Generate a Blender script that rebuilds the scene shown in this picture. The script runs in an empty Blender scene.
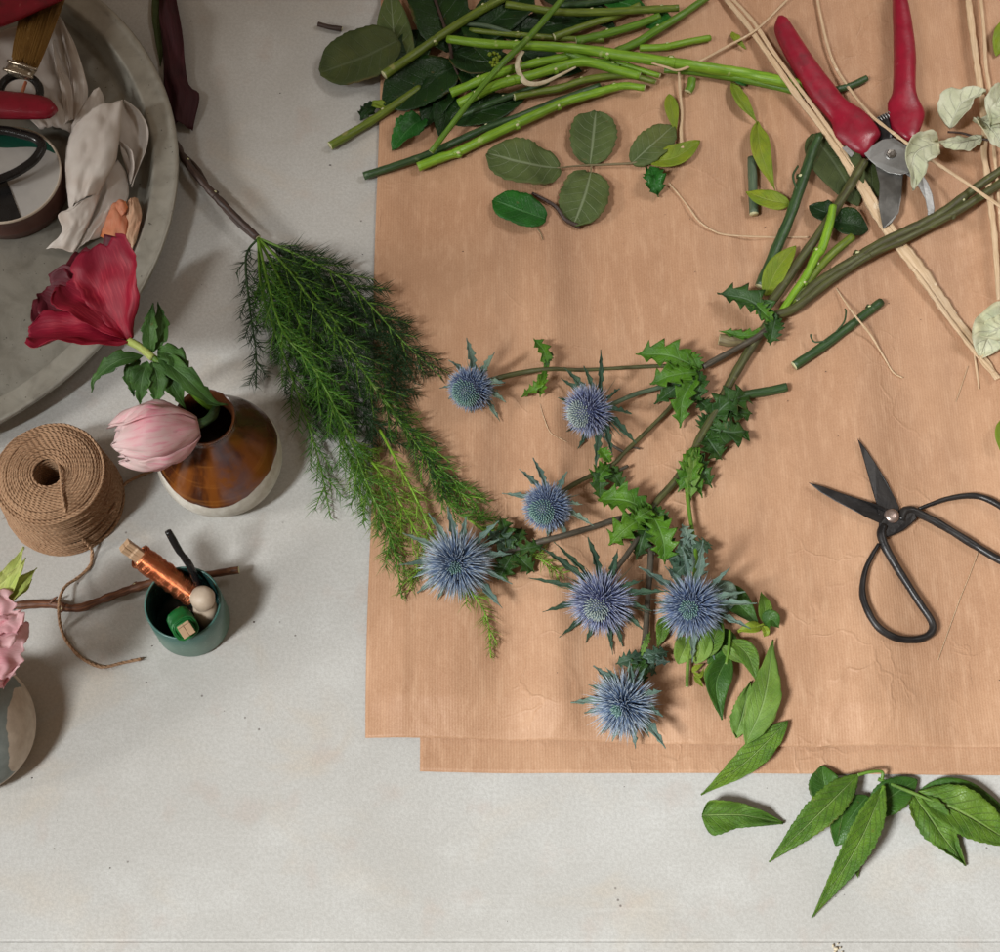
import bpy, bmesh, math, random
from mathutils import Vector, noise
rnd = random.Random(7)
scene = bpy.context.scene
COL = scene.collection
# ------------------------------------------------------------------ camera model
F_PX, K, TILT = 1700.0, 0.00083, math.radians(23)
D = F_PX * K
CAM = Vector((0, -D * math.sin(TILT), D * math.cos(TILT)))
FW = Vector((0, math.sin(TILT), -math.cos(TILT)))
UP = Vector((0, math.cos(TILT), math.sin(TILT)))
def ray(px, py, z):
    d = Vector((1, 0, 0)) * (px - 500) / F_PX - UP * (py - 476) / F_PX + FW
    return CAM + d * ((z - CAM.z) / d.z)
def project(x, y, z):
    v = Vector((x, y, z)) - CAM
    k = F_PX / v.dot(FW)
    return 500 + v.x * k, 476 - v.dot(UP) * k
# ------------------------------------------------------------------ paper relief
def left_a(py): return 381 - 15 * py / 740 + 1.2 * math.sin(py / 60)
def bot_a(px): return 740 + 9 * min(1, max(0, (px - 366) / 450)) + 1.0 * math.sin(px / 90)
def left_b(py): return 424 - 4 * py / 772
def bot_b(px): return 772.5 + 3 * (px - 420) / 580 + 1.6 * math.sin(px / 70) * math.exp(-(px - 420) / 160)
def relief(x, y):
    w = 7.0 * (noise.noise(Vector((x * 12, y * 1.6, 3))) + .52)
    w += 4.5 * (noise.noise(Vector((x * 19, y * 1.3, 31))) + .2)
    w *= 1.9
    w += 2.4 * noise.noise(Vector((x * 30, y * 4.5, 9)))
    w += 0.7 * noise.noise(Vector((x * 38, y * 22, 1)))
    n = noise.noise(Vector((x * 20 + .8 * noise.noise(Vector((x * 18, y * 18, 5))), y * 14, 7)))
    w += 1.3 * max(0, 1 - abs(n) * 10) * max(0, noise.noise(Vector((x * 6, y * 6, 21))) + .25)
    return max(0.05, w + 2.4)
def ha(x, y, px, py):
    e = max(0, min(1, (px - left_a(py)) / 45.0)); f = max(0, min(1, (bot_a(px) - py) / 40.0))
    lift = .25 + .75 * min(1, e * 1.2) * (.35 + .65 * f)
    b = 0.35 * max(0, min(1, (px - left_b(py) + 3) / 6.0))
    return 0.0005 + (relief(x, y) * lift + b + (1 - f) * (.15 + 1.3 * max(0, min(1, (px - 600) / 160)) * (.6 + .6 * noise.noise(Vector((px * .011, 3, 3))))) + .25) * .001
def hb(x, y, px, py):
    f = max(0, min(1, (bot_b(px) - py) / 26.0))
    return 0.0003 + (.12 * relief(x, y) + .5 * (1 - f) * max(0, noise.noise(Vector((x * 14, 0, 2))) + .3)) * .001
def surf(x, y):
    px, py = project(x, y, 0)
    if px >= left_a(py) - 1 and py <= bot_a(px): return ha(x, y, px, py)
    if px >= left_b(py) - 1 and py <= bot_b(px): return hb(x, y, px, py)
    return 0.0
def P(px, py, h=0.0):
    """a point h mm above whatever sheet lies there"""
    p = ray(px, py, h * .001)
    s = surf(p.x, p.y)
    return ray(px, py, h * .001 + s)
def PP(t): return P(t[0], t[1], t[2] if len(t) > 2 else 0)
# ------------------------------------------------------------------ node helpers
class NT:
    def __init__(s, name):
        s.m = bpy.data.materials.new(name); s.m.use_nodes = True; s.t = s.m.node_tree
        s.b = s.t.nodes['Principled BSDF']; s.out = s.t.nodes['Material Output']
    def n(s, typ, ins=None, **kw):
        n = s.t.nodes.new('ShaderNode' + typ)
        for k, v in kw.items(): setattr(n, k, v)
        for k, v in (ins or {}).items(): s.set(n.inputs[k], v)
        return n
    def set(s, sock, v):
        if isinstance(v, bpy.types.NodeSocket): s.t.links.new(v, sock)
        elif isinstance(v, bpy.types.Node): s.t.links.new(v.outputs[0], sock)
        else:
            if hasattr(sock.default_value, '__len__') and len(sock.default_value) == 4 and len(v) == 3: v = (*v, 1)
            sock.default_value = v
    def math(s, op, a, b=0.0, c=0.0, clamp=False):
        n = s.n('Math', operation=op); n.use_clamp = clamp
        s.set(n.inputs[0], a); s.set(n.inputs[1], b); s.set(n.inputs[2], c); return n.outputs[0]
    def rng(s, v, a, b, c=0.0, d=1.0, smooth=True):
        n = s.n('MapRange'); n.interpolation_type = 'SMOOTHSTEP' if smooth else 'LINEAR'
        for i, x in enumerate((v, a, b, c, d)): s.set(n.inputs[i], x)
        return n.outputs[0]
    def mix(s, f, a, b, mode='MIX'):
        n = s.n('Mix', data_type='RGBA', blend_type=mode)
        s.set(n.inputs[0], f); s.set(n.inputs[6], a); s.set(n.inputs[7], b); return n.outputs[2]
    def noise(s, scale, detail=3.0, rough=.55, vec=None, dist=0.0):
        n = s.n('TexNoise', {'Scale': scale, 'Detail': detail, 'Roughness': rough, 'Distortion': dist})
        s.set(n.inputs['Vector'], vec if vec is not None else s.pos()); return n.outputs[0]
    def pos(s):
        if not hasattr(s, '_p'): s._p = s.n('NewGeometry').outputs['Position']
        return s._p
    def scaled(s, v, sc):
        n = s.n('Mapping'); s.set(n.inputs['Vector'], v); n.inputs['Scale'].default_value = sc; return n.outputs[0]
    def uv(s):
        u = s.n('UVMap'); x = s.n('SeparateXYZ'); s.set(x.inputs[0], u.outputs[0]); return x.outputs[0], x.outputs[1]
    def bump(s, h, strength=.5, dist=.001):
        n = s.n('Bump', {'Strength': strength, 'Distance': dist, 'Height': h}); s.set(s.b.inputs['Normal'], n.outputs[0]); return n
    def fin(s, color=None, rough=.5, metal=0.0, spec=.5):
        if color is not None: s.set(s.b.inputs['Base Color'], color)
        s.set(s.b.inputs['Roughness'], rough); s.set(s.b.inputs['Metallic'], metal); s.set(s.b.inputs['Specular IOR Level'], spec)
        return s.m
    def translucent(s, color, f=.2):
        t = s.n('BsdfTranslucent', {'Color': color}); mx = s.n('MixShader', {0: f})
        s.set(mx.inputs[1], s.b.outputs[0]); s.set(mx.inputs[2], t.outputs[0]); s.set(s.out.inputs[0], mx.outputs[0])
def leaf_mat(name, base, dark, vein, nveins=7, slope=1.6, vs=.55, rough=.45, transl=.14, bump=.6, side=.07):
    if 'bract' not in name and 'white' not in name: base, dark = [(q[0] * 1.08, q[1], q[2] * .72) for q in (base, dark)]
    t = NT(name); u, v = t.uv(); au = t.math('ABSOLUTE', u)
    mid = t.rng(au, .02, .085, 1, 0)
    w = t.math('MULTIPLY', t.noise(90, 2), .35)
    ph = t.math('ADD', t.math('SUBTRACT', t.math('MULTIPLY', v, float(nveins)), t.math('MULTIPLY', au, slope)), w)
    fr = t.math('PINGPONG', ph, .5)
    sv = t.math('MULTIPLY', t.rng(fr, .01, side, 1, 0), t.rng(au, .55, .97, .75, .1))
    veins = t.math('MAXIMUM', mid, sv)
    vor = t.n('TexVoronoi', {'Scale': 420.0}, feature='DISTANCE_TO_EDGE'); t.set(vor.inputs['Vector'], t.pos())
    net = t.rng(vor.outputs[0], 0, .16, 1, 0)
    mot = t.rng(t.noise(48, 4, .6), .32, .68)
    c = t.mix(mot, dark, base)
    c = t.mix(t.math('MULTIPLY', net, .07), c, vein)
    c = t.mix(t.math('MULTIPLY', veins, vs), c, vein)
    spots = t.rng(t.noise(170, 2), .69, .76)
    c = t.mix(t.math('MULTIPLY', spots, .35), c, (.16, .11, .03))
    c = t.mix(t.math('MULTIPLY', t.math('MULTIPLY', t.rng(au, .86, 1.0), t.rng(t.noise(32, 3), .52, .66)), .6), c, (.15, .10, .035))
    c = t.mix(t.math('MULTIPLY', t.rng(t.noise(15, 3), .52, .72), .3), c, tuple(x * y for x, y in zip(base, (1.7, 1.25, .8))))
    t.bump(t.math('ADD', t.math('MULTIPLY', veins, -1.0), t.math('ADD', t.math('MULTIPLY', net, -.15), t.math('MULTIPLY', t.noise(110, 2), .7))), bump, .0011)
    t.translucent(base, transl)
    return t.fin(c, t.rng(mot, 0, 1, rough + .12, rough), 0, .28)
def stem_mat(name, c1, c2, nodes=None, rough=.42, streak=(1, 1)):
    t = NT(name); u, v = t.uv()
    cmb = t.n('CombineXYZ'); t.set(cmb.inputs[0], t.math('MULTIPLY', u, 7.0)); t.set(cmb.inputs[1], t.math('MULTIPLY', v, 18.0))
    st = t.noise(2.4, 4, .6, cmb.outputs[0]); blot = t.noise(34, 3)
    c = t.mix(t.rng(st, .36, .62), c1, c2)
    c = t.mix(t.math('MULTIPLY', t.rng(t.noise(16, 3), .45, .7), .5), c, tuple(x * .62 for x in c1))
    c = t.mix(t.math('MULTIPLY', t.rng(blot, .55, .72), .6), c, c2)
    if nodes: c = t.mix(t.math('MULTIPLY', t.rng(t.noise(95, 2), .66, .74), .7), c, nodes)
    t.bump(t.math('ADD', st, t.math('MULTIPLY', t.noise(300, 2), .4)), .5, .0009)
    return t.fin(c, rough)
def plain(name, c1, c2, scale=120, rough=.5, metal=0.0, bump=.2, bs=None, spec=.5):
    t = NT(name); n = t.noise(scale, 4, .6)
    t.bump(t.noise(bs or scale * 4, 3), bump, .0006)
    return t.fin(t.mix(t.rng(n, .3, .7), c1, c2), t.rng(n, .3, .7, rough - .05, rough + .07), metal, spec)
M = {}
def table_material():
    t = NT('pale_stone')
    big = t.noise(4.2, 5, .6, dist=.4); mid = t.noise(19, 5, .62); fine = t.noise(900, 2, .7); grain = t.noise(380, 3, .8)
    c = t.mix(t.rng(big, .3, .7), (.465, .452, .425), (.555, .55, .53))
    c = t.mix(t.math('MULTIPLY', t.rng(mid, .5, .75), .4), c, (.62, .62, .60))
    st = t.noise(7.5, 4, .6, t.scaled(t.pos(), (1, 1.6, 1)), .8)
    c = t.mix(t.math('MULTIPLY', t.rng(st, .52, .74), .36), c, (.545, .44, .32))
    c = t.mix(t.math('MULTIPLY', t.rng(t.noise(24, 4), .56, .72), .24), c, (.46, .33, .27))
    c = t.mix(t.math('MULTIPLY', t.rng(grain, .34, .66), .34), c, (.30, .285, .26))
    c = t.mix(t.math('MULTIPLY', t.rng(fine, .55, .8), .3), c, (.72, .71, .69))
    scr = t.noise(60, 3, .6, t.scaled(t.pos(), (1, .05, 1)), .3); scr2 = t.noise(55, 3, .6, t.scaled(t.pos(), (.06, 1, 1)), .5)
    c = t.mix(t.math('MULTIPLY', t.rng(scr2, .66, .70), .10), c, (.66, .65, .63)); c = t.mix(t.math('MULTIPLY', t.rng(scr, .69, .73), .16), c, (.36, .33, .29))
    v = t.n('TexVoronoi', {'Scale': 58.0, 'Randomness': 1.0}); t.set(v.inputs['Vector'], t.pos())
    pit = t.math('MULTIPLY', t.rng(v.outputs['Distance'], .03, .075, 1, 0), t.rng(t.noise(14, 2), .50, .58))
    c = t.mix(t.math('MULTIPLY', pit, .75), c, (.12, .10, .085))
    t.bump(t.math('ADD', t.math('MULTIPLY', grain, .7), t.math('SUBTRACT', t.math('MULTIPLY', mid, .8), pit)), .28, .0012)
    return t.fin(c, t.rng(mid, .3, .7, .5, .68), 0, .35)
M['stone'] = table_material()
def kraft():
    t = NT('ribbed_kraft_paper')
    x = t.n('SeparateXYZ'); t.set(x.inputs[0], t.pos())
    ph = t.math('MULTIPLY', t.math('ADD', x.outputs[0], t.math('MULTIPLY', x.outputs[1], .012)), 2 * math.pi / .00225)
    rib = t.math('SINE', ph); rib01 = t.rng(rib, -1, 1, 0, 1, False)
    fib = t.noise(160, 4, .65, t.scaled(t.pos(), (1, .22, 1))); cl = t.noise(9, 4, .6); fine = t.noise(800, 2, .7)
    c = t.mix(t.rng(cl, .3, .7), (.400, .216, .122), (.490, .280, .164))
    c = t.mix(t.math('MULTIPLY', t.rng(fib, .45, .72), .4), c, (.62, .39, .25))
    c = t.mix(t.math('MULTIPLY', rib01, t.rng(t.noise(26, 3), .3, .7, .08, .24)), c, (.34, .165, .078))
    c = t.mix(t.math('MULTIPLY', t.rng(fine, .3, .7), .16), c, (.75, .52, .36))
    wr = t.n('TexVoronoi', {'Scale': 21.0}, feature='DISTANCE_TO_EDGE')
    wv = t.n('VectorMath', operation='ADD'); nz = t.n('TexNoise', {'Scale': 16.0, 'Detail': 3.0}); t.set(nz.inputs['Vector'], t.pos())
    sc = t.n('VectorMath', operation='SCALE'); t.set(sc.inputs[0], nz.outputs['Color']); sc.inputs['Scale'].default_value = .09
    t.set(wv.inputs[0], t.pos()); t.set(wv.inputs[1], sc.outputs[0]); t.set(wr.inputs['Vector'], wv.outputs[0])
    cr = t.math('MULTIPLY', t.rng(wr.outputs[0], 0, .05, 1, 0), t.rng(t.noise(10, 3), .47, .7))
    h = t.math('ADD', t.math('MULTIPLY', rib, .06), t.math('ADD', t.math('MULTIPLY', cr, .8), t.math('ADD', t.math('MULTIPLY', t.noise(55, 4), 1.6), t.math('MULTIPLY', fib, .25))))
    t.bump(h, .42, .0013)
    return t.fin(c, t.rng(cl, .3, .7, .50, .60), 0, .35)
M['kraft'] = kraft()
def galvanised(name, f):
    t = NT(name)
    v = t.n('TexVoronoi', {'Scale': 95.0}); t.set(v.inputs['Vector'], t.pos())
    n = t.noise(40, 5, .65, dist=.6); sp = t.noise(260, 3)
    c = t.mix(t.rng(n, .3, .7), (.185, .18, .157), (.265, .26, .23))
    c = t.mix(t.math('MULTIPLY', t.rng(v.outputs['Distance'], .1, .7), .35), c, (.28, .27, .235))
    c = t.mix(t.math('MULTIPLY', t.rng(t.noise(11, 4), .52, .72), .3), c, (.16, .145, .12))
    c = t.mix(t.rng(sp, .68, .74, 0, .8), c, (.05, .045, .04))
    c = t.mix(1.0, c, (f, f, f), 'MULTIPLY')
    t.bump(t.math('ADD', n, t.math('MULTIPLY', sp, .5)), .3, .001)
    return t.fin(c, t.rng(n, .3, .7, .36, .5), .5)
M['tray'] = galvanised('galvanised_metal', 1.25); M['tray_bright'] = galvanised('galvanised_rim_highlight', 1.65)  # rim uses the same metal lightened, its highlight painted into the colour
M['rose_back'] = leaf_mat('rose_leaf_underside', (.100, .150, .062), (.062, .100, .040), (.27, .32, .19), 7, 1.5, .65, .6)
M['rose_grey'] = leaf_mat('grey_rose_leaf', (.062, .090, .036), (.040, .062, .026), (.13, .16, .09), 8, 1.5, .45, .6)
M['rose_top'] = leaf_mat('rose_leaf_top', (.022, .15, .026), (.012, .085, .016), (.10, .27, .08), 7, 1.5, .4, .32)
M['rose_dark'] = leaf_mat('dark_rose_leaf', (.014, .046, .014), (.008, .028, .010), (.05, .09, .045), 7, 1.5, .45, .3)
M['lance'] = leaf_mat('fresh_green_leaf', (.115, .235, .034), (.048, .130, .018), (.32, .44, .15), 11, 2.6, .5, .42, bump=1.0)
M['lance_dark'] = leaf_mat('deep_green_leaf', (.045, .135, .022), (.022, .080, .014), (.15, .28, .09), 11, 2.6, .45, .38)
M['lance_pale'] = leaf_mat('pale_green_leaf', (.155, .29, .070), (.085, .19, .035), (.32, .44, .19), 10, 2.6, .5, .5)
M['lime'] = leaf_mat('yellow_green_leaf', (.24, .33, .035), (.16, .26, .03), (.42, .48, .13), 6, 2, .4, .42, .2)
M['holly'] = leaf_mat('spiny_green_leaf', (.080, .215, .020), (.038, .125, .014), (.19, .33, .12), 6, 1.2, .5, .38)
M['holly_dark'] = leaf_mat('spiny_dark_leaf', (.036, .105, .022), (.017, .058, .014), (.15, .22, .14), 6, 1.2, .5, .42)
M['bract'] = leaf_mat('blue_green_bract', (.17, .255, .205), (.085, .15, .125), (.38, .46, .40), 5, 1.4, .55, .5)
M['bract_dark'] = leaf_mat('dark_bract', (.060, .115, .065), (.028, .065, .040), (.20, .27, .22), 5, 1.4, .5, .5)
M['white_leaf'] = leaf_mat('dried_white_leaf', (.72, .73, .56), (.56, .59, .40), (.78, .78, .66), 6, 1.4, .4, .65, .2, .9)
M['flower_leaf'] = leaf_mat('ruff_leaf', (.062, .160, .042), (.030, .090, .026), (.17, .28, .13), 6, 2.4, .45, .45)
M['bud_leaf'] = leaf_mat('pale_bud_leaf', (.62, .72, .34), (.46, .60, .20), (.52, .64, .30), 5, 3, .3, .45, .25)
M['stem_bright'] = stem_mat('bright_green_stem', (.235, .420, .026), (.140, .290, .018), (.42, .48, .18))
M['stem_olive'] = stem_mat('olive_green_stem', (.17, .23, .024), (.095, .14, .018), (.30, .28, .10))
M['stem_dark'] = stem_mat('dark_green_stem', (.042, .092, .026), (.020, .050, .018), (.12, .17, .07))
M['stem_mid'] = stem_mat('mid_green_stem', (.140, .275, .022), (.080, .175, .016), (.25, .32, .10))
M['stem_purple'] = stem_mat('purple_grey_stem', (.105, .085, .062), (.050, .046, .032), (.16, .20, .09), .5)
M['stem_brown'] = stem_mat('green_brown_stem', (.095, .105, .030), (.055, .050, .022), (.17, .17, .06), .5)
M['stem_grey'] = stem_mat('grey_green_stem', (.105, .150, .085), (.060, .100, .060), (.2, .24, .15), .55)
M['petiole'] = stem_mat('reddish_petiole', (.075, .040, .030), (.032, .020, .016), None, .5)
M['petiole_tan'] = stem_mat('tan_petiole', (.24, .20, .10), (.15, .11, .06), None, .5)
M['cut_end'] = plain('cut_pith', (.62, .60, .38), (.50, .50, .26), 300, .7)
M['raffia'] = stem_mat('raffia_fibre', (.70, .52, .34), (.56, .39, .23), (.78, .64, .47), .55)
M['peel'] = plain('pale_peel', (.66, .58, .42), (.52, .42, .28), 200, .6)
M['twig'] = stem_mat('brown_bark', (.19, .070, .028), (.070, .026, .013), (.32, .16, .08), .5)
def twine_mat():
    t = NT('jute_twine'); u, v = t.uv()
    ph = t.math('ADD', t.math('MULTIPLY', v, 1500.0), t.math('MULTIPLY', u, 2 * math.pi * 2))
    s = t.rng(t.math('SINE', ph), -1, 1, 0, 1, False); f = t.noise(420, 4, .7); b = t.noise(45, 3)
    c = t.mix(t.rng(b, .3, .7), (.34, .195, .112), (.45, .275, .165))
    c = t.mix(t.math('MULTIPLY', t.rng(f, .4, .7), .55), c, (.55, .37, .24)); c = t.mix(t.math('MULTIPLY', s, .38), c, (.22, .115, .055))
    t.bump(t.math('ADD', t.math('MULTIPLY', s, -1.0), t.math('MULTIPLY', f, 1.2)), .8, .0008)
    return t.fin(c, .85, 0, .2)
M['twine'] = twine_mat()
def linen():
    t = NT('linen_weave')
    x = t.n('TexWave', {'Scale': 420.0, 'Distortion': 1.5, 'Detail': 2.0}, bands_direction='X'); y = t.n('TexWave', {'Scale': 420.0, 'Distortion': 1.5, 'Detail': 2.0}, bands_direction='Y')
    for q in (x, y): t.set(q.inputs['Vector'], t.pos())
    n = t.noise(36, 4); w = t.math('MULTIPLY', x.outputs[1], y.outputs[1])
    c = t.mix(t.rng(n, .3, .7), (.68, .62, .57), (.80, .755, .71)); c = t.mix(t.math('MULTIPLY', t.rng(t.noise(22, 3), .5, .7), .35), c, (.50, .36, .27))
    t.bump(t.math('ADD', w, t.math('MULTIPLY', n, 1.5)), .25, .0008); t.translucent((.5, .4, .3), .16)
    return t.fin(c, .85, 0, .2)
M['linen'] = linen()
def glazed_vase():
    t = NT('glazed_stoneware'); g = t.n('TexCoord'); s = t.n('SeparateXYZ'); t.set(s.inputs[0], g.outputs['Object'])
    oc = g.outputs['Object']
    at = t.math('ARCTAN2', s.outputs[1], s.outputs[0])
    edge = t.math('ADD', s.outputs[2], t.math('ADD', t.math('MULTIPLY', t.math('SINE', t.math('MULTIPLY', at, 3.0)), .0024), t.math('MULTIPLY', t.math('SUBTRACT', t.noise(34, 2, .5, oc), .5), .009)))
    glz = t.rng(edge, .0375, .0382)
    brush = t.noise(7, 4, .6, t.scaled(oc, (1, 1, 12))); dr = t.noise(30, 4, .6, t.scaled(oc, (1, 1, .35)), .7)
    c = t.mix(t.rng(dr, .36, .62), (.050, .014, .006), (.20, .060, .010))
    c = t.mix(t.math('MULTIPLY', t.rng(brush, .54, .64), .28), c, (.42, .17, .035))
    pur = t.math('MULTIPLY', t.rng(t.math('ABSOLUTE', t.math('ADD', at, 1.05)), .16, .46, 1, 0), t.rng(t.noise(60, 3, .6, oc), .28, .55))
    c = t.mix(t.math('MULTIPLY', pur, .6), c, (.075, .052, .070))
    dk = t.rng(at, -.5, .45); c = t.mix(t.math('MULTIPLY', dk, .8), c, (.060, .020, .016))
    cream = t.mix(t.rng(t.noise(150, 4, .6, oc), .35, .7), (.56, .52, .45), (.68, .65, .58))
    c = t.mix(glz, cream, c)
    t.bump(t.math('ADD', t.math('MULTIPLY', brush, 1.0), t.math('MULTIPLY', glz, .5)), .3, .001)
    return t.fin(c, t.rng(glz, 0, 1, .75, .16))
M['vase'] = glazed_vase()
def grey_vase():
    t = NT('grey_slip_stoneware'); g = t.n('TexCoord'); s = t.n('SeparateXYZ'); oc = g.outputs['Object']; t.set(s.inputs[0], oc)
    at = t.math('ADD', s.outputs[0], t.math('MULTIPLY', t.noise(46, 3, .5, oc), .012))
    a = t.math('MULTIPLY', t.rng(at, .0462, .0468, 1, 0), t.rng(t.math('ADD', s.outputs[2], t.math('MULTIPLY', s.outputs[1], -.30)), .029, .0298))
    cream = t.mix(t.rng(t.noise(120, 4, .6, oc), .3, .7), (.50, .40, .31), (.60, .50, .40))
    gr = t.mix(t.rng(t.noise(60, 4, .6, oc), .3, .7), (.17, .195, .185), (.25, .28, .265))
    t.bump(t.noise(260, 3, .6, oc), .2, .001)
    return t.fin(t.mix(a, cream, gr), .62)
M['vase_grey'] = grey_vase()
def cup_mat():
    t = NT('green_glazed_stoneware'); g = t.n('TexCoord'); oc = g.outputs['Object']; s = t.n('SeparateXYZ'); t.set(s.inputs[0], oc)
    c = t.mix(t.rng(t.noise(50, 4, .6, oc), .3, .7), (.075, .165, .125), (.125, .235, .185))
    c = t.mix(t.rng(s.outputs[2], .020, .047), c, (.055, .145, .125))
    c = t.mix(t.math('MULTIPLY', t.rng(t.noise(420, 3, .6, oc), .6, .72), .5), c, (.30, .36, .30))
    t.bump(t.noise(200, 3, .6, oc), .15, .001)
    return t.fin(c, .36)
M['cup'] = cup_mat()
M['cup_in'] = plain('dark_teal_glaze', (.008, .030, .026), (.016, .052, .046), 60, .2)
def grip():
    t = NT('crimson_grip'); n = t.noise(70, 4, .6); sc = t.noise(190, 4, .7, t.scaled(t.pos(), (1, .35, 1))); gr = t.noise(38, 4, .65)
    c = t.mix(t.rng(n, .3, .7), (.29, .006, .026), (.22, .005, .020)); c = t.mix(t.math('MULTIPLY', t.rng(sc, .64, .72), .45), c, (.42, .10, .11))
    c = t.mix(t.math('MULTIPLY', t.rng(gr, .56, .72), .55), c, (.085, .010, .012)); t.bump(t.math('ADD', t.noise(420, 3), sc), .22, .0006)
    return t.fin(c, t.rng(gr, .4, .7, .30, .55))
M['red'] = grip()
M['steel'] = plain('brushed_steel', (.36, .36, .355), (.28, .28, .275), 90, .42, .55, .35)
M['blade'] = plain('stained_steel', (.115, .112, .105), (.19, .185, .175), 60, .4, .5, .3)
M['bolt'] = plain('dark_bolt', (.13, .115, .10), (.22, .20, .18), 200, .35, .8)
M['black_iron'] = plain('blackened_iron', (.016, .015, .016), (.034, .031, .030), 60, .38, .35, .35, 300)
M['rivet'] = plain('copper_rivet', (.34, .25, .22), (.46, .36, .32), 120, .3, .8)
M['black_plastic'] = plain('black_plastic', (.008, .008, .009), (.014, .014, .015), 80, .25)
M['wood'] = stem_mat('pale_wood', (.58, .40, .25), (.46, .29, .17), None, .6)
M['peg_wood'] = plain('whitish_wood', (.60, .49, .38), (.50, .39, .29), 90, .55)
def wire_mat(name, c1, c2, metal, rough):
    t = NT(name); u, v = t.uv()
    t.bump(t.noise(500, 2), .15, .0005)
    return t.fin(t.mix(t.rng(t.noise(60, 3), .3, .7), c1, c2), rough, metal)
M['copper'] = wire_mat('copper_wire', (.70, .27, .13), (.56, .18, .08), .95, .24)
M['green_wire'] = wire_mat('green_wire', (.010, .17, .032), (.006, .11, .022), .1, .4)
def petal_mat(name, c1, c2, tip, streak, rough=.55, transl=.25, nst=9):
    t = NT(name); u, v = t.uv()
    cmb = t.n('CombineXYZ'); t.set(cmb.inputs[0], t.math('MULTIPLY', u, float(nst))); t.set(cmb.inputs[1], t.math('MULTIPLY', v, 2.0))
    st = t.noise(1.6, 4, .65, cmb.outputs[0]); n = t.noise(45, 3)
    c = t.mix(t.rng(n, .3, .7), c1, c2)
    c = t.mix(t.math('MULTIPLY', t.rng(st, .48, .64), .6), c, streak)
    c = t.mix(t.rng(v, .62, 1.0, 0, .6), c, tip)
    t.bump(st, .5, .001); t.translucent(c1, transl)
    return t.fin(c, rough)
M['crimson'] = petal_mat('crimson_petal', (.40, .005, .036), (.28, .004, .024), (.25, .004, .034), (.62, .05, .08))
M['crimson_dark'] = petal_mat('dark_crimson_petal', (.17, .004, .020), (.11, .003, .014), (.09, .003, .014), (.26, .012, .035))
M['pink'] = petal_mat('pale_pink_petal', (.90, .50, .54), (.88, .72, .70), (.92, .85, .80), (.84, .22, .36), .5, .35, 7)
M['rose_pink'] = petal_mat('rose_pink_petal', (.86, .50, .53), (.80, .42, .46), (.90, .68, .68), (.70, .24, .32), .55, .3)
M['peach'] = petal_mat('peach_petal', (.74, .25, .13), (.72, .33, .19), (.70, .20, .03), (.78, .42, .27), .6, .3)
M['cream_petal'] = petal_mat('cream_petal', (.72, .50, .34), (.70, .42, .27), (.74, .58, .42), (.66, .34, .2), .6, .3)
M['burgundy'] = petal_mat('burgundy_ribbon', (.050, .003, .008), (.030, .002, .006), (.04, .002, .006), (.07, .006, .014), .7, .1)
def floret_mat(name, base, mid, tip):
    t = NT(name); u, v = t.uv()
    c = t.mix(t.rng(v, 0, .42), base, mid); c = t.mix(t.rng(v, .38, .95), c, tip)
    c = t.mix(t.math('MULTIPLY', t.rng(t.noise(130, 2), .4, .7), .25), c, (.11, .16, .27))
    return t.fin(c, .5)
M['blue'] = floret_mat('blue_floret', (.022, .036, .085), (.110, .160, .30), (.42, .49, .58))
M['violet'] = floret_mat('violet_floret', (.030, .036, .095), (.150, .175, .33), (.50, .54, .65))
M['paleblue'] = floret_mat('pale_blue_floret', (.028, .055, .12), (.15, .22, .36), (.54, .61, .65))
M['bead'] = floret_mat('green_floret_bud', (.014, .045, .060), (.065, .165, .135), (.29, .42, .38))
M['bead_pale'] = floret_mat('pale_floret_bud', (.03, .06, .09), (.18, .24, .24), (.50, .56, .50))
def needle_mat(name, c1, c2):
    t = NT(name); u, v = t.uv()
    c = t.mix(t.rng(t.noise(60, 2), .3, .7), c1, c2); t.translucent(c1, .15)
    return t.fin(c, .45)
M['needle_dark'] = needle_mat('dark_fern_needle', (.014, .044, .012), (.024, .070, .016))
M['needle_mid'] = needle_mat('green_fern_needle', (.050, .175, .014), (.085, .235, .020))
M['needle_lime'] = needle_mat('lime_fern_needle', (.16, .27, .024), (.21, .31, .036))
M['tin_brown'] = plain('brown_tin_side', (.115, .045, .034), (.085, .032, .025), 50, .4)
M['vase_dark'] = plain('dark_brown_glaze', (.055, .018, .008), (.10, .032, .012), 50, .2)
M['tin_white'] = plain('brushed_white_lid', (.50, .49, .47), (.40, .39, .38), 24, .45)
M['tin_cream'] = plain('cream_edge', (.62, .54, .44), (.52, .44, .36), 60, .5)
M['label_green'] = plain('green_label', (.006, .085, .055), (.004, .06, .04), 60, .45)
M['label_text'] = plain('label_print', (.25, .42, .36), (.2, .36, .3), 60, .5)
M['bristle'] = stem_mat('golden_bristle', (.42, .24, .055), (.24, .12, .022), (.5, .32, .1), .6)
M['ferrule'] = plain('brass_ferrule', (.55, .50, .42), (.42, .36, .28), 90, .28, .9)
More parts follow.
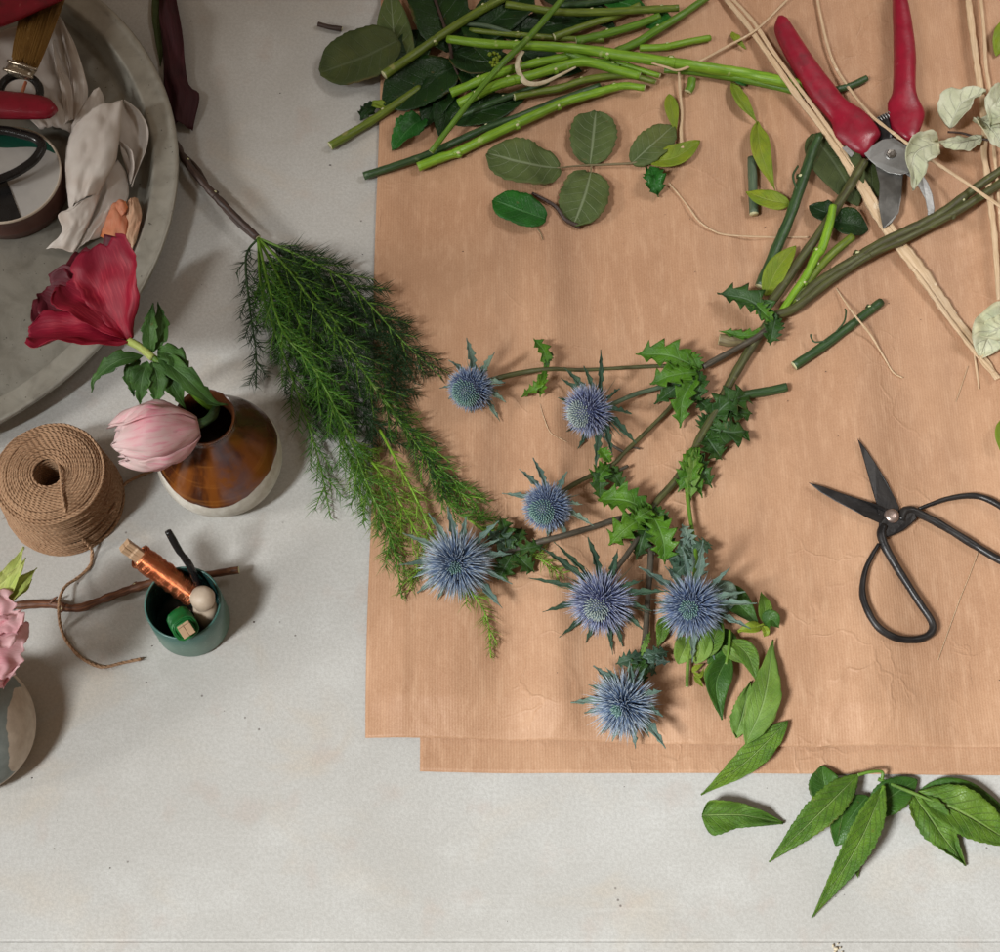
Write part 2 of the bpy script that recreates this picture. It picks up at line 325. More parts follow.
# ------------------------------------------------------------------ mesh helpers
def spline(pts, n):
    """Catmull-Rom through pts, n+1 samples"""
    q = [Vector(p) for p in pts]
    if len(q) == 1: return q
    if len(q) == 2: return [q[0].lerp(q[1], i / n) for i in range(n + 1)]
    L = [0.0]
    for a, b in zip(q, q[1:]): L.append(L[-1] + (b - a).length + 1e-9)
    out = []; k = 0
    for i in range(n + 1):
        s = L[-1] * i / n
        while k < len(q) - 2 and s > L[k + 1]: k += 1
        t = (s - L[k]) / (L[k + 1] - L[k])
        p1, p2 = q[k], q[k + 1]; p0 = q[k - 1] if k else p1 * 2 - p2; p3 = q[k + 2] if k + 2 < len(q) else p2 * 2 - p1
        out.append(.5 * ((2 * p1) + (p2 - p0) * t + (2 * p0 - 5 * p1 + 4 * p2 - p3) * t * t + (3 * p1 - p0 - 3 * p2 + p3) * t ** 3))
    return out
def lerpl(r, t):
    if not isinstance(r, (list, tuple)): return r
    x = t * (len(r) - 1); i = min(len(r) - 2, int(x)); return r[i] + (r[i + 1] - r[i]) * (x - i)
class MB:
    def __init__(s): s.v = []; s.f = []; s.uv = []; s.mi = []
    def add(s, v): s.v.append(Vector(v)); return len(s.v) - 1
    def face(s, ids, uvs=None, mi=0): s.f.append(ids); s.uv.append(uvs or [(0, 0)] * len(ids)); s.mi.append(mi)
    def rings(s, rings, closed=True, cap0=True, cap1=True, vs=None, mi=0, cap_mi=None):
        ids = [[s.add(p) for p in r] for r in rings]; n = len(rings[0])
        if vs is None:
            vs = [0.0]
            for a, b in zip(rings, rings[1:]): vs.append(vs[-1] + (sum(b, Vector()) / n - sum(a, Vector()) / n).length)
        for i in range(len(ids) - 1):
            for j in range(n if closed else n - 1):
                k = (j + 1) % n
                s.face([ids[i][j], ids[i][k], ids[i + 1][k], ids[i + 1][j]], [(j / n, vs[i]), ((j + 1) / n, vs[i]), ((j + 1) / n, vs[i + 1]), (j / n, vs[i + 1])], mi)
        cm = mi if cap_mi is None else cap_mi
        if cap0: s.face(list(reversed(ids[0])), None, cm)
        if cap1: s.face(ids[-1], None, cm)
    def tube(s, pts, r, n=9, seg=None, jit=0.0, flat=1.0, mi=0, cap_mi=None, raw=False, closed=False):
        c = [Vector(p) for p in pts] if raw else spline(pts, seg or max(4, (len(pts) - 1) * 6))
        N = len(c); rings = []; nrm = None
        for i in range(N):
            if closed: T = (c[(i + 1) % N] - c[i - 1]).normalized()
            else: T = (c[min(N - 1, i + 1)] - c[max(0, i - 1)]).normalized()
            if nrm is None:
                nrm = Vector((0, 0, 1)) - T * T.z
                if nrm.length < .05: nrm = Vector((1, 0, 0)) - T * T.x
            nrm = (nrm - T * nrm.dot(T)).normalized(); b = T.cross(nrm)
            rr = lerpl(r, i / (N - 1)); ph = noise.noise(c[i] * 140) * jit if jit else 0
            rr *= 1 + ph
            rings.append([c[i] + b * math.cos(a) * rr + nrm * math.sin(a) * rr * flat for a in [2 * math.pi * k / n for k in range(n)]])
        if closed: rings.append([p.copy() for p in rings[0]])
        s.rings(rings, True, not closed, not closed, mi=mi, cap_mi=cap_mi)
        return c
    def spike(s, p, d, ln, w, bend=None, seg=2, n=3, mi=0, flat=1.0):
        d = Vector(d).normalized(); a = d.orthogonal().normalized(); b = d.cross(a); prev = None
        for i in range(seg):
            t = i / seg; c = p + d * ln * t + (bend * t * t if bend is not None else Vector())
            rr = w * (1 - t * .75) * .5
            ring = [s.add(c + a * math.cos(2 * math.pi * k / n) * rr + b * math.sin(2 * math.pi * k / n) * rr * flat) for k in range(n)]
            if prev:
                for k in range(n): s.face([prev[k], prev[(k + 1) % n], ring[(k + 1) % n], ring[k]], [(0, (i - 1) / seg), (1, (i - 1) / seg), (1, t), (0, t)], mi)
            prev = ring
        tip = s.add(p + d * ln + (bend if bend is not None else Vector()))
        for k in range(n): s.face([prev[k], prev[(k + 1) % n], tip], [(0, (seg - 1) / seg), (1, (seg - 1) / seg), (.5, 1)], mi)
    def lathe(s, prof, n=64, cap0=True, cap1=True, o=Vector()):
        s.rings([[o + Vector((r * math.cos(2 * math.pi * k / n), r * math.sin(2 * math.pi * k / n), z)) for k in range(n)] for r, z in prof], True, cap0, cap1)
    def ball(s, c, r, n=12, m=8, sc=(1, 1, 1), mi=0):
        s.rings([[Vector(c) + Vector((r * sc[0] * math.sin(a) * math.cos(b), r * sc[1] * math.sin(a) * math.sin(b), -r * sc[2] * math.cos(a))) for b in [2 * math.pi * k / n for k in range(n)]] for a in [math.pi * (i + .04) / (m + .08) for i in range(m + 1)]], mi=mi)
    def leaf(s, pts, w, prof='ovate', serr=(0, 0), rag=0.0, fold=.25, curl=0.0, roll=0.0, wave=.12, nv=26, nu=5, seed=0, drape=True, tipcurl=0.0, world=False, mi=0):
        c = spline([p if world else PP(p) for p in pts], nv); hwm = w * K / 2; g = []
        sd = Vector((seed * 3.1, seed * 1.7, 0))
        for i, p in enumerate(c):
            v = i / nv; T = (c[min(nv, i + 1)] - c[max(0, i - 1)]).normalized()
            lat = T.cross(Vector((0, 0, 1))); lat = lat.normalized() if lat.length > .02 else Vector((1, 0, 0))
            Nn = lat.cross(T); ro = lerpl(roll, v)
            lat2 = lat * math.cos(ro) + Nn * math.sin(ro); N2 = Nn * math.cos(ro) - lat * math.sin(ro)
            hw = hwm * PROF[prof](v); row = []
            for j in range(-nu, nu + 1):
                u = j / nu; q = hw
                if serr[0]:
                    q *= 1 - serr[1] * (((v * serr[0] + (.37 if j < 0 else 0)) % 1.0)) * abs(u) ** 1.5
                z = fold * q * abs(u) + curl * q * u * u + wave * hwm * noise.noise(sd + Vector((u * 1.6, v * 4.2, seed))) * (abs(u) * .8 + .2)
                if rag: pp0 = T * rag * hwm * v * v * noise.noise(sd + Vector((u * 3.2, 7, 2))) + lat2 * u * rag * .5 * hwm * noise.noise(sd + Vector((v * 6, u, 4)))
                else: pp0 = Vector()
                pp = p + lat2 * q * u + N2 * z + pp0
                if drape: pp.z = max(pp.z, surf(pp.x, pp.y) + .0005)
                row.append(s.add(pp))
            g.append(row)
        for i in range(nv):
            for j in range(2 * nu):
                u0, u1 = (j - nu) / nu, (j + 1 - nu) / nu
                s.face([g[i][j], g[i][j + 1], g[i + 1][j + 1], g[i + 1][j]], [(u0, i / nv), (u1, i / nv), (u1, (i + 1) / nv), (u0, (i + 1) / nv)], mi)
    def sheet(s, L, R, bulge=0.0, nv=34, nu=18, rip=.0, seed=0, mi=0):
        a = spline([PP(p) for p in L], nv); b = spline([PP(p) for p in R], nv); g = []
        for i in range(nv + 1):
            row = []
            for j in range(nu + 1):
                t = j / nu; p = a[i].lerp(b[i], t)
                p.z += bulge * .001 * math.sin(math.pi * t) + rip * .001 * (noise.noise(Vector((t * 3, i / nv * 4, seed))) + .55 * noise.noise(Vector((t * 8, i / nv * 7, seed + 5))) + .6 * (.5 - abs(noise.noise(Vector((t * 4.5, i / nv * 3, seed + 9))))))
                row.append(s.add(p))
            g.append(row)
        for i in range(nv):
            for j in range(nu): s.face([g[i][j], g[i][j + 1], g[i + 1][j + 1], g[i + 1][j]], [(j / nu * 2 - 1, i / nv), ((j + 1) / nu * 2 - 1, i / nv), ((j + 1) / nu * 2 - 1, (i + 1) / nv), (j / nu * 2 - 1, (i + 1) / nv)], mi)
    def handle(s, Lp, Rp, thick, h, n=14, seg=30, e=.8):
        a = spline([PP((*p, h)) for p in Lp], seg); b = spline([PP((*p, h)) for p in Rp], seg); rings = []
        for i in range(seg + 1):
            c = (a[i] + b[i]) / 2; l = (b[i] - a[i]) / 2; th = lerpl(thick, i / seg) * .001
            f = 1.0
            if i == 0 or i == seg: f = .55
            elif i == 1 or i == seg - 1: f = .88
            rg = []
            for k in range(n):
                t = 2 * math.pi * k / n; cs, sn = math.cos(t), math.sin(t)
                rg.append(c + l * f * math.copysign(abs(cs) ** e, cs) + Vector((0, 0, th / 2 * f * math.copysign(abs(sn) ** .95, sn))))
            rings.append(rg)
        s.rings(rings)
    def prism(s, poly, h0, h1):
        n = len(poly); a = [s.add(P(x, y, h0)) for x, y in poly]; b = [s.add(P(x, y, h1)) for x, y in poly]
        s.face(a[::-1]); s.face(b[:])
        for i in range(n): s.face([a[i], a[(i + 1) % n], b[(i + 1) % n], b[i]])
    def build(s, name, mats, parent=None, smooth=True, solid=0.0, bevel=0.0, origin=None, flipfix=False):
        mats = mats if isinstance(mats, (list, tuple)) else [mats]
        if parent is not None: o0 = WORG[parent.name]
        elif origin is not None: o0 = Vector(origin)
        else:
            zs = min(v.z for v in s.v); o0 = sum(s.v, Vector()) / len(s.v); o0.z = zs
        me = bpy.data.meshes.new(name); me.from_pydata([v - o0 for v in s.v], [], s.f)
        ul = me.uv_layers.new(name='UVMap'); i = 0; data = []
        for u in s.uv:
            for q in u: data += [q[0], q[1]]
        ul.data.foreach_set('uv', data)
        for m in mats: me.materials.append(M[m])
        me.polygons.foreach_set('material_index', s.mi); me.polygons.foreach_set('use_smooth', [smooth] * len(s.f))
        me.validate()
        bm = bmesh.new(); bm.from_mesh(me)
        if solid == 0: bmesh.ops.recalc_face_normals(bm, faces=bm.faces)
        bm.to_mesh(me); bm.free()
        o = bpy.data.objects.new(name, me); COL.objects.link(o)
        if parent is not None: o.parent = parent
        else: o.location = o0
        WORG[o.name] = o0
        if solid:
            m = o.modifiers.new('thickness', 'SOLIDIFY'); m.thickness = solid; m.offset = 1
        if bevel:
            m = o.modifiers.new('edge', 'BEVEL'); m.width = bevel; m.segments = 2; m.limit_method = 'ANGLE'; m.angle_limit = math.radians(35)
        return o
WORG = {}
def clampf(v, a=0.0, b=1.0): return max(a, min(b, v))
PROF = {
    'ovate': lambda v: max(.03, math.sin(math.pi * clampf(v) ** .78) ** .75),
    'round': lambda v: max(.03, (1 - abs(2 * clampf(v * .97 + .015) - 1) ** 2.3) ** .55 * (1 if v < .82 else 1 - .45 * ((v - .82) / .18) ** 2)),
    'lance': lambda v: max(.03, .90 * math.sin(math.pi * clampf(v) ** .72) ** 1.12),
    'wedge': lambda v: max(.06, clampf(v / .12) ** .5 * (1 - clampf((v - .1) / .9)) ** .8),
    'holly': lambda v: max(.05, (.22 + .78 * math.sin(math.pi * clampf(v) ** .95) ** .8) * (1 if v < .8 else (1 - v) / .2)),
    'petal': lambda v: max(.10, .12 + .95 * math.sin(math.pi / 2 * clampf(v * 1.25)) ** .9 * (1 if v < .86 else 1 - .5 * ((v - .86) / .14) ** 2)),
    'tulip': lambda v: max(.08, (.40 + .60 * math.sin(math.pi * clampf(v * .70 + .12)) ** .8) * (1 if v < .84 else math.sqrt(max(.0, 1 - ((v - .84) / .16) ** 2)) * .8 + .2)),
}
def info(o, label=None, cat=None, group=None, kind=None):
    if label: o['label'] = label
    if cat: o['category'] = cat
    if group: o['group'] = group
    if kind: o['kind'] = kind
    return o
def thing(name, label, cat, px, py, h=0, group=None):
    o = bpy.data.objects.new(name, None); o.empty_display_size = .01; COL.objects.link(o)
    p = P(px, py, h); o.location = p; WORG[o.name] = p.copy()
    return info(o, label, cat, group)
LEAF_T = .00035
_seed = [0]
def leaf(parent, pts, w, mat, name='leaf', **kw):
    _seed[0] += 1; kw.setdefault('seed', _seed[0])
    m = MB(); m.leaf(pts, w, **kw); return m.build(name, mat, parent, solid=LEAF_T)
def loose_leaf(pts, w, mat, label, name='fallen_leaf', group='fallen leaves', **kw):
    _seed[0] += 1; kw.setdefault('seed', _seed[0])
    m = MB(); m.leaf(pts, w, **kw); return info(m.build(name, mat, None, solid=LEAF_T), label, 'leaf', group)
def stem_mesh(pts, r, mat, parent=None, name='stem', cut=True, jit=.12, nodes=(), n=10, seg=None):
    m = MB(); rr = [x * K * .93 for x in r] if isinstance(r, (list, tuple)) else r * K * .93
    c = m.tube([PP(p) for p in pts], rr, n=n, jit=jit, cap_mi=1 if cut else None, seg=seg or max(8, (len(pts) - 1) * 8))
    for t in nodes:
        i = int(t * (len(c) - 1)); q = c[i]; r0 = lerpl(rr, t); d = (c[min(len(c) - 1, i + 1)] - c[max(0, i - 1)]).normalized()
        m.tube([q - d * r0 * .9, q - d * r0 * .25, q + d * r0 * .25, q + d * r0 * .9], [r0 * .98, r0 * 1.01, r0 * 1.02, r0 * .98], n=10, seg=6)
        sd = d.cross(Vector((0, 0, 1))).normalized() * (1 if int(t * 100) % 2 else -1)
        m.spike(q + sd * r0 * .8, sd + d * .7 + Vector((0, 0, .3)), r0 * .8, r0 * 1.5, seg=3, n=5, mi=0)
        if cut: m.ball(q + sd * r0 * .55 + Vector((0, 0, r0 * .62)), r0 * .34, 7, 5, (1.5, 1.2, .8), mi=1)
    return m.build(name, [mat, 'cut_end'] if cut else mat, parent)
# ================================================================== SETTING
def box_bevel(name, x0, x1, y0, y1, z0, z1, mat, bev):
    m = MB(); v = [m.add((x, y, z)) for z in (z0, z1) for y in (y0, y1) for x in (x0, x1)]
    for f in ((0, 2, 3, 1), (4, 5, 7, 6), (0, 1, 5, 4), (2, 6, 7, 3), (0, 4, 6, 2), (1, 3, 7, 5)): m.face([v[i] for i in f])
    return m.build(name, mat, None, smooth=False, bevel=bev, origin=(0, 0, 0))
YE = ray(500, 942, 0).y
info(box_bevel('table_top', -1.1, 1.0, YE, 1.0, -.04, 0, 'stone', .0018), 'pale speckled stone table top under all the flowers', 'table top', kind='structure')
info(box_bevel('table_edge', -1.1, 1.0, YE - .06, YE - .0001, -.04, -.0016, 'stone', .0004), 'pale stone edge strip along the front of the table', 'table edge', kind='structure')
def paper(name, x0f, x1, y0, y1f, hf, nx, ny, label):
    m = MB(); g = []
    for j in range(ny + 1):
        row = []
        for i in range(nx + 1):
            t = i / nx; s = j / ny
            px = 420 + (x1 - 420) * t
            py = y0 + (y1f(px) - y0) * s
            xl = x0f(py); px = xl + (x1 - xl) * t
            py = y0 + (y1f(px) - y0) * s
            q = ray(px, py, 0); z = hf(q.x, q.y, px, py)
            row.append(m.add((q.x, q.y, z)))
        g.append(row)
    for j in range(ny):
        for i in range(nx): m.face([g[j][i], g[j + 1][i], g[j + 1][i + 1], g[j][i + 1]])
    o = m.build(name, 'kraft', None, solid=.00012, origin=(0, 0, 0)); o.modifiers[0].offset = -1
    return info(o, label, 'paper', 'sheets of brown paper')
paper('kraft_paper', left_a, 1150, -80, bot_a, ha, 260, 250, 'upper brown kraft paper sheet carrying the thistles and scissors')
paper('kraft_paper', left_b, 1150, -80, bot_b, hb, 180, 200, 'lower brown kraft paper sheet showing as a strip below the upper sheet')
# ================================================================== METAL TRAY
TX, TY, TR = -.5556, .2692, .272
tray = bpy.data.objects.new('metal_tray', None); COL.objects.link(tray); tray.location = (TX, TY, 0); WORG['metal_tray'] = Vector((TX, TY, 0))
info(tray, 'round grey galvanised metal tray with a raised rim holding tools', 'tray')
m = MB(); m.lathe([(.001, .0012), (.15, .0014), (.2345, .0014), (.2385, .0022), (.2412, .0045)], 128, True, False, Vector((TX, TY, 0))); m.build('tray_floor', 'tray', tray)
m = MB(); m.lathe([(.2412, .0045), (.2438, .0095), (.2478, .0185), (.2492, .0212), (.2512, .0222), (.2540, .0219), (.2630, .0238), (.2668, .0246), (.2690, .0262), (.2715, .0260), (.2727, .0242), (.2722, .0226), (.2700, .0220), (.262, .0212), (.251, .0195), (.247, .0102), (.2400, .0005), (.15, .0002), (.001, .0002)], 128, False, True, Vector((TX, TY, 0))); m.build('tray_rim', 'tray_bright', tray)
# reel tin -----------------------------------------------------------
c = ray(4, 174, .030); tin = bpy.data.objects.new('round_tin', None); COL.objects.link(tin); tin.location = (c.x, c.y, .002); WORG['round_tin'] = Vector((c.x, c.y, .002))
info(tin, 'round brown tin with a brushed white lid and green label in the tray', 'tin')
o3 = Vector((c.x, c.y, 0)); RT = 62 * K * .985
m = MB(); m.lathe([(RT * .9, .002), (RT * .99, .003), (RT * 1.0, .012), (RT * .97, .020), (RT * .985, .024), (RT * .985, .028)], 72, True, False, o3); m.build('tin_side', 'tin_brown', tin)
m = MB(); m.lathe([(RT * .985, .028), (RT * .99, .0297), (RT * .972, .0308), (RT * .955, .0300), (RT * .95, .0288)], 72, False, False, o3); m.build('tin_edge', 'tin_cream', tin)
m = MB(); m.lathe([(RT * .953, .0288), (.001, .0289)], 72, False, True, o3); lid = m.build('lid', 'tin_white', tin)
def sector(name, mat, a0, a1, r0f, r1f, z, par):
    m = MB(); a = []; n = 24
    for i in range(n + 1):
        t = math.radians(a0 + (a1 - a0) * i / n)
        a.append([m.add(o3 + Vector((math.cos(t) * r * RT, math.sin(t) * r * RT, zz))) for r, zz in ((r0f(i / n), z - .0004), (r0f(i / n), z), (r1f(i / n), z), (r1f(i / n), z - .0004))])
    for p, q in zip(a, a[1:]):
        for k in range(3): m.face([p[k], p[k + 1], q[k + 1], q[k]])
    return m.build(name, mat, par, smooth=False)
sector('dark_sector', 'black_plastic', 232, 294, lambda t: .05, lambda t: .945, .0296, tin)
lab = sector('green_label', 'label_green', 28, 152, lambda t: .93 - .38 * math.sin(math.pi * t), lambda t: .945, .0293, tin)
def flat_text(body, size, loc, rz, mat, parent, name):
    cu = bpy.data.curves.new(name, 'FONT'); cu.body = body; cu.size = size; cu.extrude = .00015; cu.align_x = 'CENTER'; cu.align_y = 'CENTER'; cu.space_character = 1.15
    o = bpy.data.objects.new(name, cu); COL.objects.link(o); bpy.context.view_layer.update()
    me = bpy.data.meshes.new_from_object(o); bpy.data.objects.remove(o)
    o = bpy.data.objects.new(name, me); COL.objects.link(o); me.materials.append(M[mat]); o.parent = parent
    o.location = Vector(loc) - WORG[parent.name]; o.rotation_euler = (0, 0, rz); return o
p = ray(27, 129.5, .0297); flat_text('ИUЯ', .0052, (p.x, p.y, .0296), math.radians(-14), 'label_text', lab, 'label_text')
# black ring-handled scissors lying over the tin
bs = thing('black_scissors', 'black plastic ring handle of scissors lying over the white lid', 'scissors', -20, 160, 34)
m = MB(); m.tube([P(x, y, 40) for x, y in [(-60, 150), (-30, 132), (0, 130), (21, 134), (37, 139), (42, 147), (36, 158), (25, 167), (8, 176), (-20, 184), (-55, 178)]], .0042, n=12, seg=70, flat=.9); m.build('handle', 'black_plastic', bs)
m = MB(); m.handle([(-62, 146), (-120, 120), (-200, 100)], [(-55, 178), (-120, 134), (-200, 104)], 5, 40, seg=16); m.build('blade', 'steel', bs)
# red secateurs in the tray
rs = thing('secateurs', 'bright red handled secateurs poking into the tray beside the cloth', 'secateurs', -30, 90, 30)
m = MB(); m.handle([(-120, 88), (-40, 91), (0, 91.5), (40, 96), (52, 101), (57.5, 107)], [(-120, 112), (-40, 117), (0, 118), (36, 118.5), (50, 117), (57, 111)], [17, 17, 16, 15, 10], 52, seg=34); m.build('handle', 'red', rs)
m = MB(); m.handle([(-120, -20), (-40, -22), (0, -16), (66, -22), (90, -26)], [(-120, 40), (-40, 37), (0, 27), (48, 6), (92, -14)], [17, 18, 16, 12, 9], 58, seg=34); m.build('handle', 'red', rs)
m = MB(); m.prism([(-118, -20), (-105, -20), (-105, 112), (-118, 112), (-150, 60)], 48, 56); m.build('hub', 'steel', rs, smooth=False, bevel=.001)
# brush
br = thing('brush', 'flat brush with golden bristles and a metal ferrule beside the red grips', 'brush', 20, 70, 20)
m = MB(); m.handle([(11, 61), (14, 40), (22, 18), (26, -10)], [(37, 71), (46, 50), (56, 24), (68, -8)], [9, 10, 10, 9], 44, seg=24); b_ = m.build('bristles', 'bristle', br)
m = MB()
for k in range(150):
    t = rnd.random(); s = rnd.uniform(.05, .55); a = P(11 + 26 * t, 61 + 10 * t, 47 + 2.5 * math.sin(math.pi * t)); b = P(24 + 44 * t, -12 + 4 * t, 49 + rnd.uniform(-1, 1.5))
    m.spike(a.lerp(b, s * .3), b - a, (b - a).length * rnd.uniform(.6, 1), .0011, seg=2, n=3)
m.build('bristle_tips', 'bristle', br)
m = MB(); m.handle([(3, 72), (7, 66), (10, 60)], [(30, 81), (34, 75), (38, 69)], [9, 10, 11], 45, seg=10); f_ = m.build('ferrule', 'ferrule', br)
m = MB(); m.tube([P(3.5, 69, 51), P(18, 73, 53), P(33, 78, 51)], .0014, n=8, seg=10); m.tube([P(7.5, 60.5, 51), P(22, 65, 53), P(37, 70, 51)], .0014, n=8, seg=10); m.build('ferrule_ridge', 'ferrule', br)
m = MB(); m.tube([P(20 + 20 * math.cos(a), 92 + 17 * math.sin(a), 40) for a in [2 * math.pi * i / 40 for i in range(40)]], .0037, n=10, raw=True, closed=True); m.build('handle_ring', 'black_plastic', br)
m = MB(); m.tube([P(26, 82, 42), P(23, 90, 43), P(19, 100, 44)], .0016, n=8); m.build('hanging_cord', 'peach', br)
# linen cloth
cl = MB()
cl.sheet([(58, 18, 14), (62, 40, 14), (69, 70, 12), (72, 100, 10), (73, 130, 10)], [(62, 20, 26), (75, 45, 30), (84, 72, 28), (88, 95, 22), (82, 130, 14)], 5, rip=2, seed=1)
cl.sheet([(-30, 45, 10), (-10, 70, 10), (10, 100, 8), (40, 130, 6)], [(62, 20, 14), (68, 55, 10), (74, 95, 8), (74, 135, 8)], 8, rip=5, seed=2, nu=18)
cl.sheet([(52, 45, 22), (56, 70, 22), (62, 95, 18), (64, 125, 14)], [(55, 40, 16), (63, 66, 16), (72, 85, 14), (76, 120, 12)], 3, rip=2, seed=3)
cl.sheet([(72, 126, 16), (80, 112, 22), (92, 94, 27), (99, 88, 26)], [(74, 150, 18), (98, 138, 24), (104, 118, 24), (104, 98, 22)], 4, rip=2, seed=4)
cl.sheet([(73, 128, 28), (67, 147, 30), (66, 180, 26), (70, 212, 20)], [(123, 100, 42), (120, 138, 42), (114, 166, 36), (98, 196, 26)], 9, rip=4, seed=5, nu=18)
cl.sheet([(122, 100, 42), (120, 130, 30), (121, 150, 22), (128, 172, 16)], [(124, 100, 42), (141, 114, 34), (148, 138, 32), (131, 187, 20)], -10, rip=2, seed=6)
cl.sheet([(118, 143, 36), (126, 152, 26), (130, 165, 18), (129, 178, 12)], [(119, 140, 38), (131, 150, 36), (134, 166, 30), (130, 184, 20)], 3, rip=1, seed=8)
cl.sheet([(70, 211, 24), (58, 215, 20), (62, 232, 15), (46, 249, 6)], [(100, 194, 26), (96, 206, 22), (88, 226, 16), (74, 253, 7)], 4, rip=2, seed=7)
cl.sheet([(100, 192, 20), (92, 212, 14), (84, 232, 10), (75, 253, 3)], [(118, 160, 26), (127, 176, 16), (126, 204, 10), (100, 238, 3)], 5, rip=2, seed=9)
info(cl.build('linen_cloth', 'linen', None, solid=.0006), 'crumpled off white linen cloth lying in the metal tray', 'cloth')
m = MB(); m.sheet([(108, 210, 12), (104, 222, 10), (100, 236, 6)], [(124, 203, 14), (128, 222, 18), (124, 262, 8)], 6, rip=2, seed=12)
m.sheet([(112, 208, 12), (119, 200, 20), (126, 202, 22)], [(118, 220, 14), (124, 214, 22), (128, 208, 22)], 4, rip=1, seed=13)
info(m.build('fallen_petal', 'peach', None, solid=.0004), 'orange and peach petal lying beside the cloth in the tray', 'petal', 'petals fallen in the tray')
m = MB(); m.sheet([(127, 203, 22), (126, 225, 14), (120, 245, 8), (124, 264, 6)], [(138, 199, 18), (142, 214, 22), (138, 235, 18), (131, 255, 12)], 5, rip=3, seed=14)
info(m.build('fallen_petal', 'cream_petal', None, solid=.0004), 'cream curled petal at the rim of the tray', 'petal', 'petals fallen in the tray')
m = MB(); m.sheet([(156, -30, 3), (160, 20, 4), (164, 70, 6), (163, 120, 4), (170, 124, 3)], [(170, -30, 8), (181, 25, 14), (188, 82, 10), (200, 97, 8), (193, 131, 3)], 6, rip=5, seed=15, nv=36, nu=14)
info(m.build('silk_ribbon', 'burgundy', None, solid=.0005), 'dark burgundy ribbon trailing behind the metal tray', 'ribbon')
m = MB(); m.leaf([(163, -25, 2), (162, 30, 3), (160, 66, 2)], 26, 'lance', wave=.2, seed=91)
info(m.build('fallen_leaf', 'rose_grey', None, solid=LEAF_T), 'dull green leaf tucked between tray rim and burgundy ribbon', 'leaf', 'fallen leaves')
# ================================================================== TWINE
c = ray(66, 501, 0); tw = thing('twine_spool', 'brown jute twine ball with an open core', 'twine spool', 66, 501)
HT, RB, RU, RI = .062, .0475, .0425, .0115
m = MB(); m.lathe([(RB - .004, .0005), (RB - .002, .01), (RU - .001, HT - .010), (RU - .006, HT - .0035), (RI + .002, HT - .006), (RI + .0005, HT - .010), (RI + .0008, .006), (.0005, .006)], 64, True, True, c); m.build('core', 'twine', tw)
m = MB(); rs_ = []
for k in range(30):      # side windings, alternately slanted
    z = .0015 + (HT - .007) * k / 29; tl = .0042 * math.sin(k * 1.9) + .0015 * rnd.uniform(-1, 1); ph = rnd.uniform(0, 6.28)
    pts = []
    for i in range(72):
        a = 2 * math.pi * i / 72; zz = min(HT - .004, max(.0011, z + tl * math.sin(a + ph)))
        R = RB + (RU - RB) * zz / HT + .0006 * noise.noise(Vector((math.cos(a) * 3, math.sin(a) * 3, k))) + .0003 * (k % 3)
        pts.append(c + Vector((R * math.cos(a), R * math.sin(a), zz)))
    m.tube(pts, .00125, n=6, raw=True, closed=True, jit=.25)
m.build('side_winding', 'twine', tw)
m = MB()
for k in range(17):
    R = RI + .0012 + (RU + .0004 - RI - .0012) * k / 16; pts = []; e = rnd.uniform(-.0007, .0007); ph = rnd.uniform(0, 6.28)
    for i in range(64):
        a = 2 * math.pi * i / 64; t = (R - RI) / (RU - RI)
        pts.append(c + Vector(((R + e * math.cos(a + ph)) * math.cos(a), (R + e * math.cos(a + ph)) * math.sin(a), HT - .0042 + .0034 * math.sin(math.pi * min(1, t * .75 + .22)) - .0028 * max(0, t - .8) * 5 + .0006 * noise.noise(Vector((math.cos(a) * 3, math.sin(a) * 3, k + 40))))))
    m.tube(pts, .00135, n=6, raw=True, closed=True, jit=.25)
for k in range(420):
    a = rnd.uniform(0, 6.283); top = rnd.random() < .55; R = rnd.uniform(RI, RU) if top else RU + (RB - RU) * rnd.random(); q = c + Vector((R * math.cos(a), R * math.sin(a), HT - .002 if top else rnd.uniform(.003, HT - .006)))
    m.spike(q, Vector((math.cos(a), math.sin(a), 0)) * (.3 if top else 1) + Vector((rnd.uniform(-1, 1), rnd.uniform(-1, 1), rnd.uniform(0, 1))), rnd.uniform(.002, .006), .00022, bend=Vector((rnd.uniform(-1, 1), rnd.uniform(-1, 1), -.5)) * .0015, seg=2)
for k in range(8):
    pts = [c + Vector(((RI + .0006) * math.cos(a), (RI + .0006) * math.sin(a), HT - .006 - .004 * k)) for a in [2 * math.pi * i / 40 for i in range(40)]]
    m.tube(pts, .0013, n=6, raw=True, closed=True, jit=.2)
m.build('top_winding', 'twine', tw)
def fuzzy(pts, r, name, parent, n=60, seg=70):
    m = MB(); cc = m.tube(pts, r, n=8, seg=seg, jit=.25)
    for k in range(n):
        q = cc[rnd.randrange(len(cc))]; d = Vector((rnd.uniform(-1, 1), rnd.uniform(-1, 1), rnd.uniform(-.2, 1)))
        m.spike(q + d.normalized() * r * .6, d, rnd.uniform(.0015, .004), .00022, bend=Vector((rnd.uniform(-1, 1), rnd.uniform(-1, 1), 0)) * .001, seg=2)
    return m.build(name, 'twine', parent)
fuzzy([P(58, 462, 50), P(60, 468, 63), P(61, 477, 65), P(62, 492, 64.5), P(65, 508, 62), P(71, 524, 45), P(82, 538, 22), P(91, 548, 8), P(92, 556, 3), P(90, 566, 2), P(79, 577, 4), P(66, 586, 9.5), P(60, 597, 13.6), P(59, 606, 13.8), P(59, 616, 11), P(61, 628, 3), P(66, 640, 1.5), P(76, 653, 1.5), P(88, 662, 1.5), P(103, 667, 1.5), P(122, 663, 1.8), P(141, 659, 2.2)], .00135, 'loose_strand', tw, 120, 160)
fuzzy([P(100, 520, 20), P(113, 509, 26), P(117, 498, 12), P(124, 485, 4), P(137, 477, 2), P(152, 471, 1.6), P(166, 466, 2)], .00125, 'loose_strand', tw, 40, 50)
m = MB()
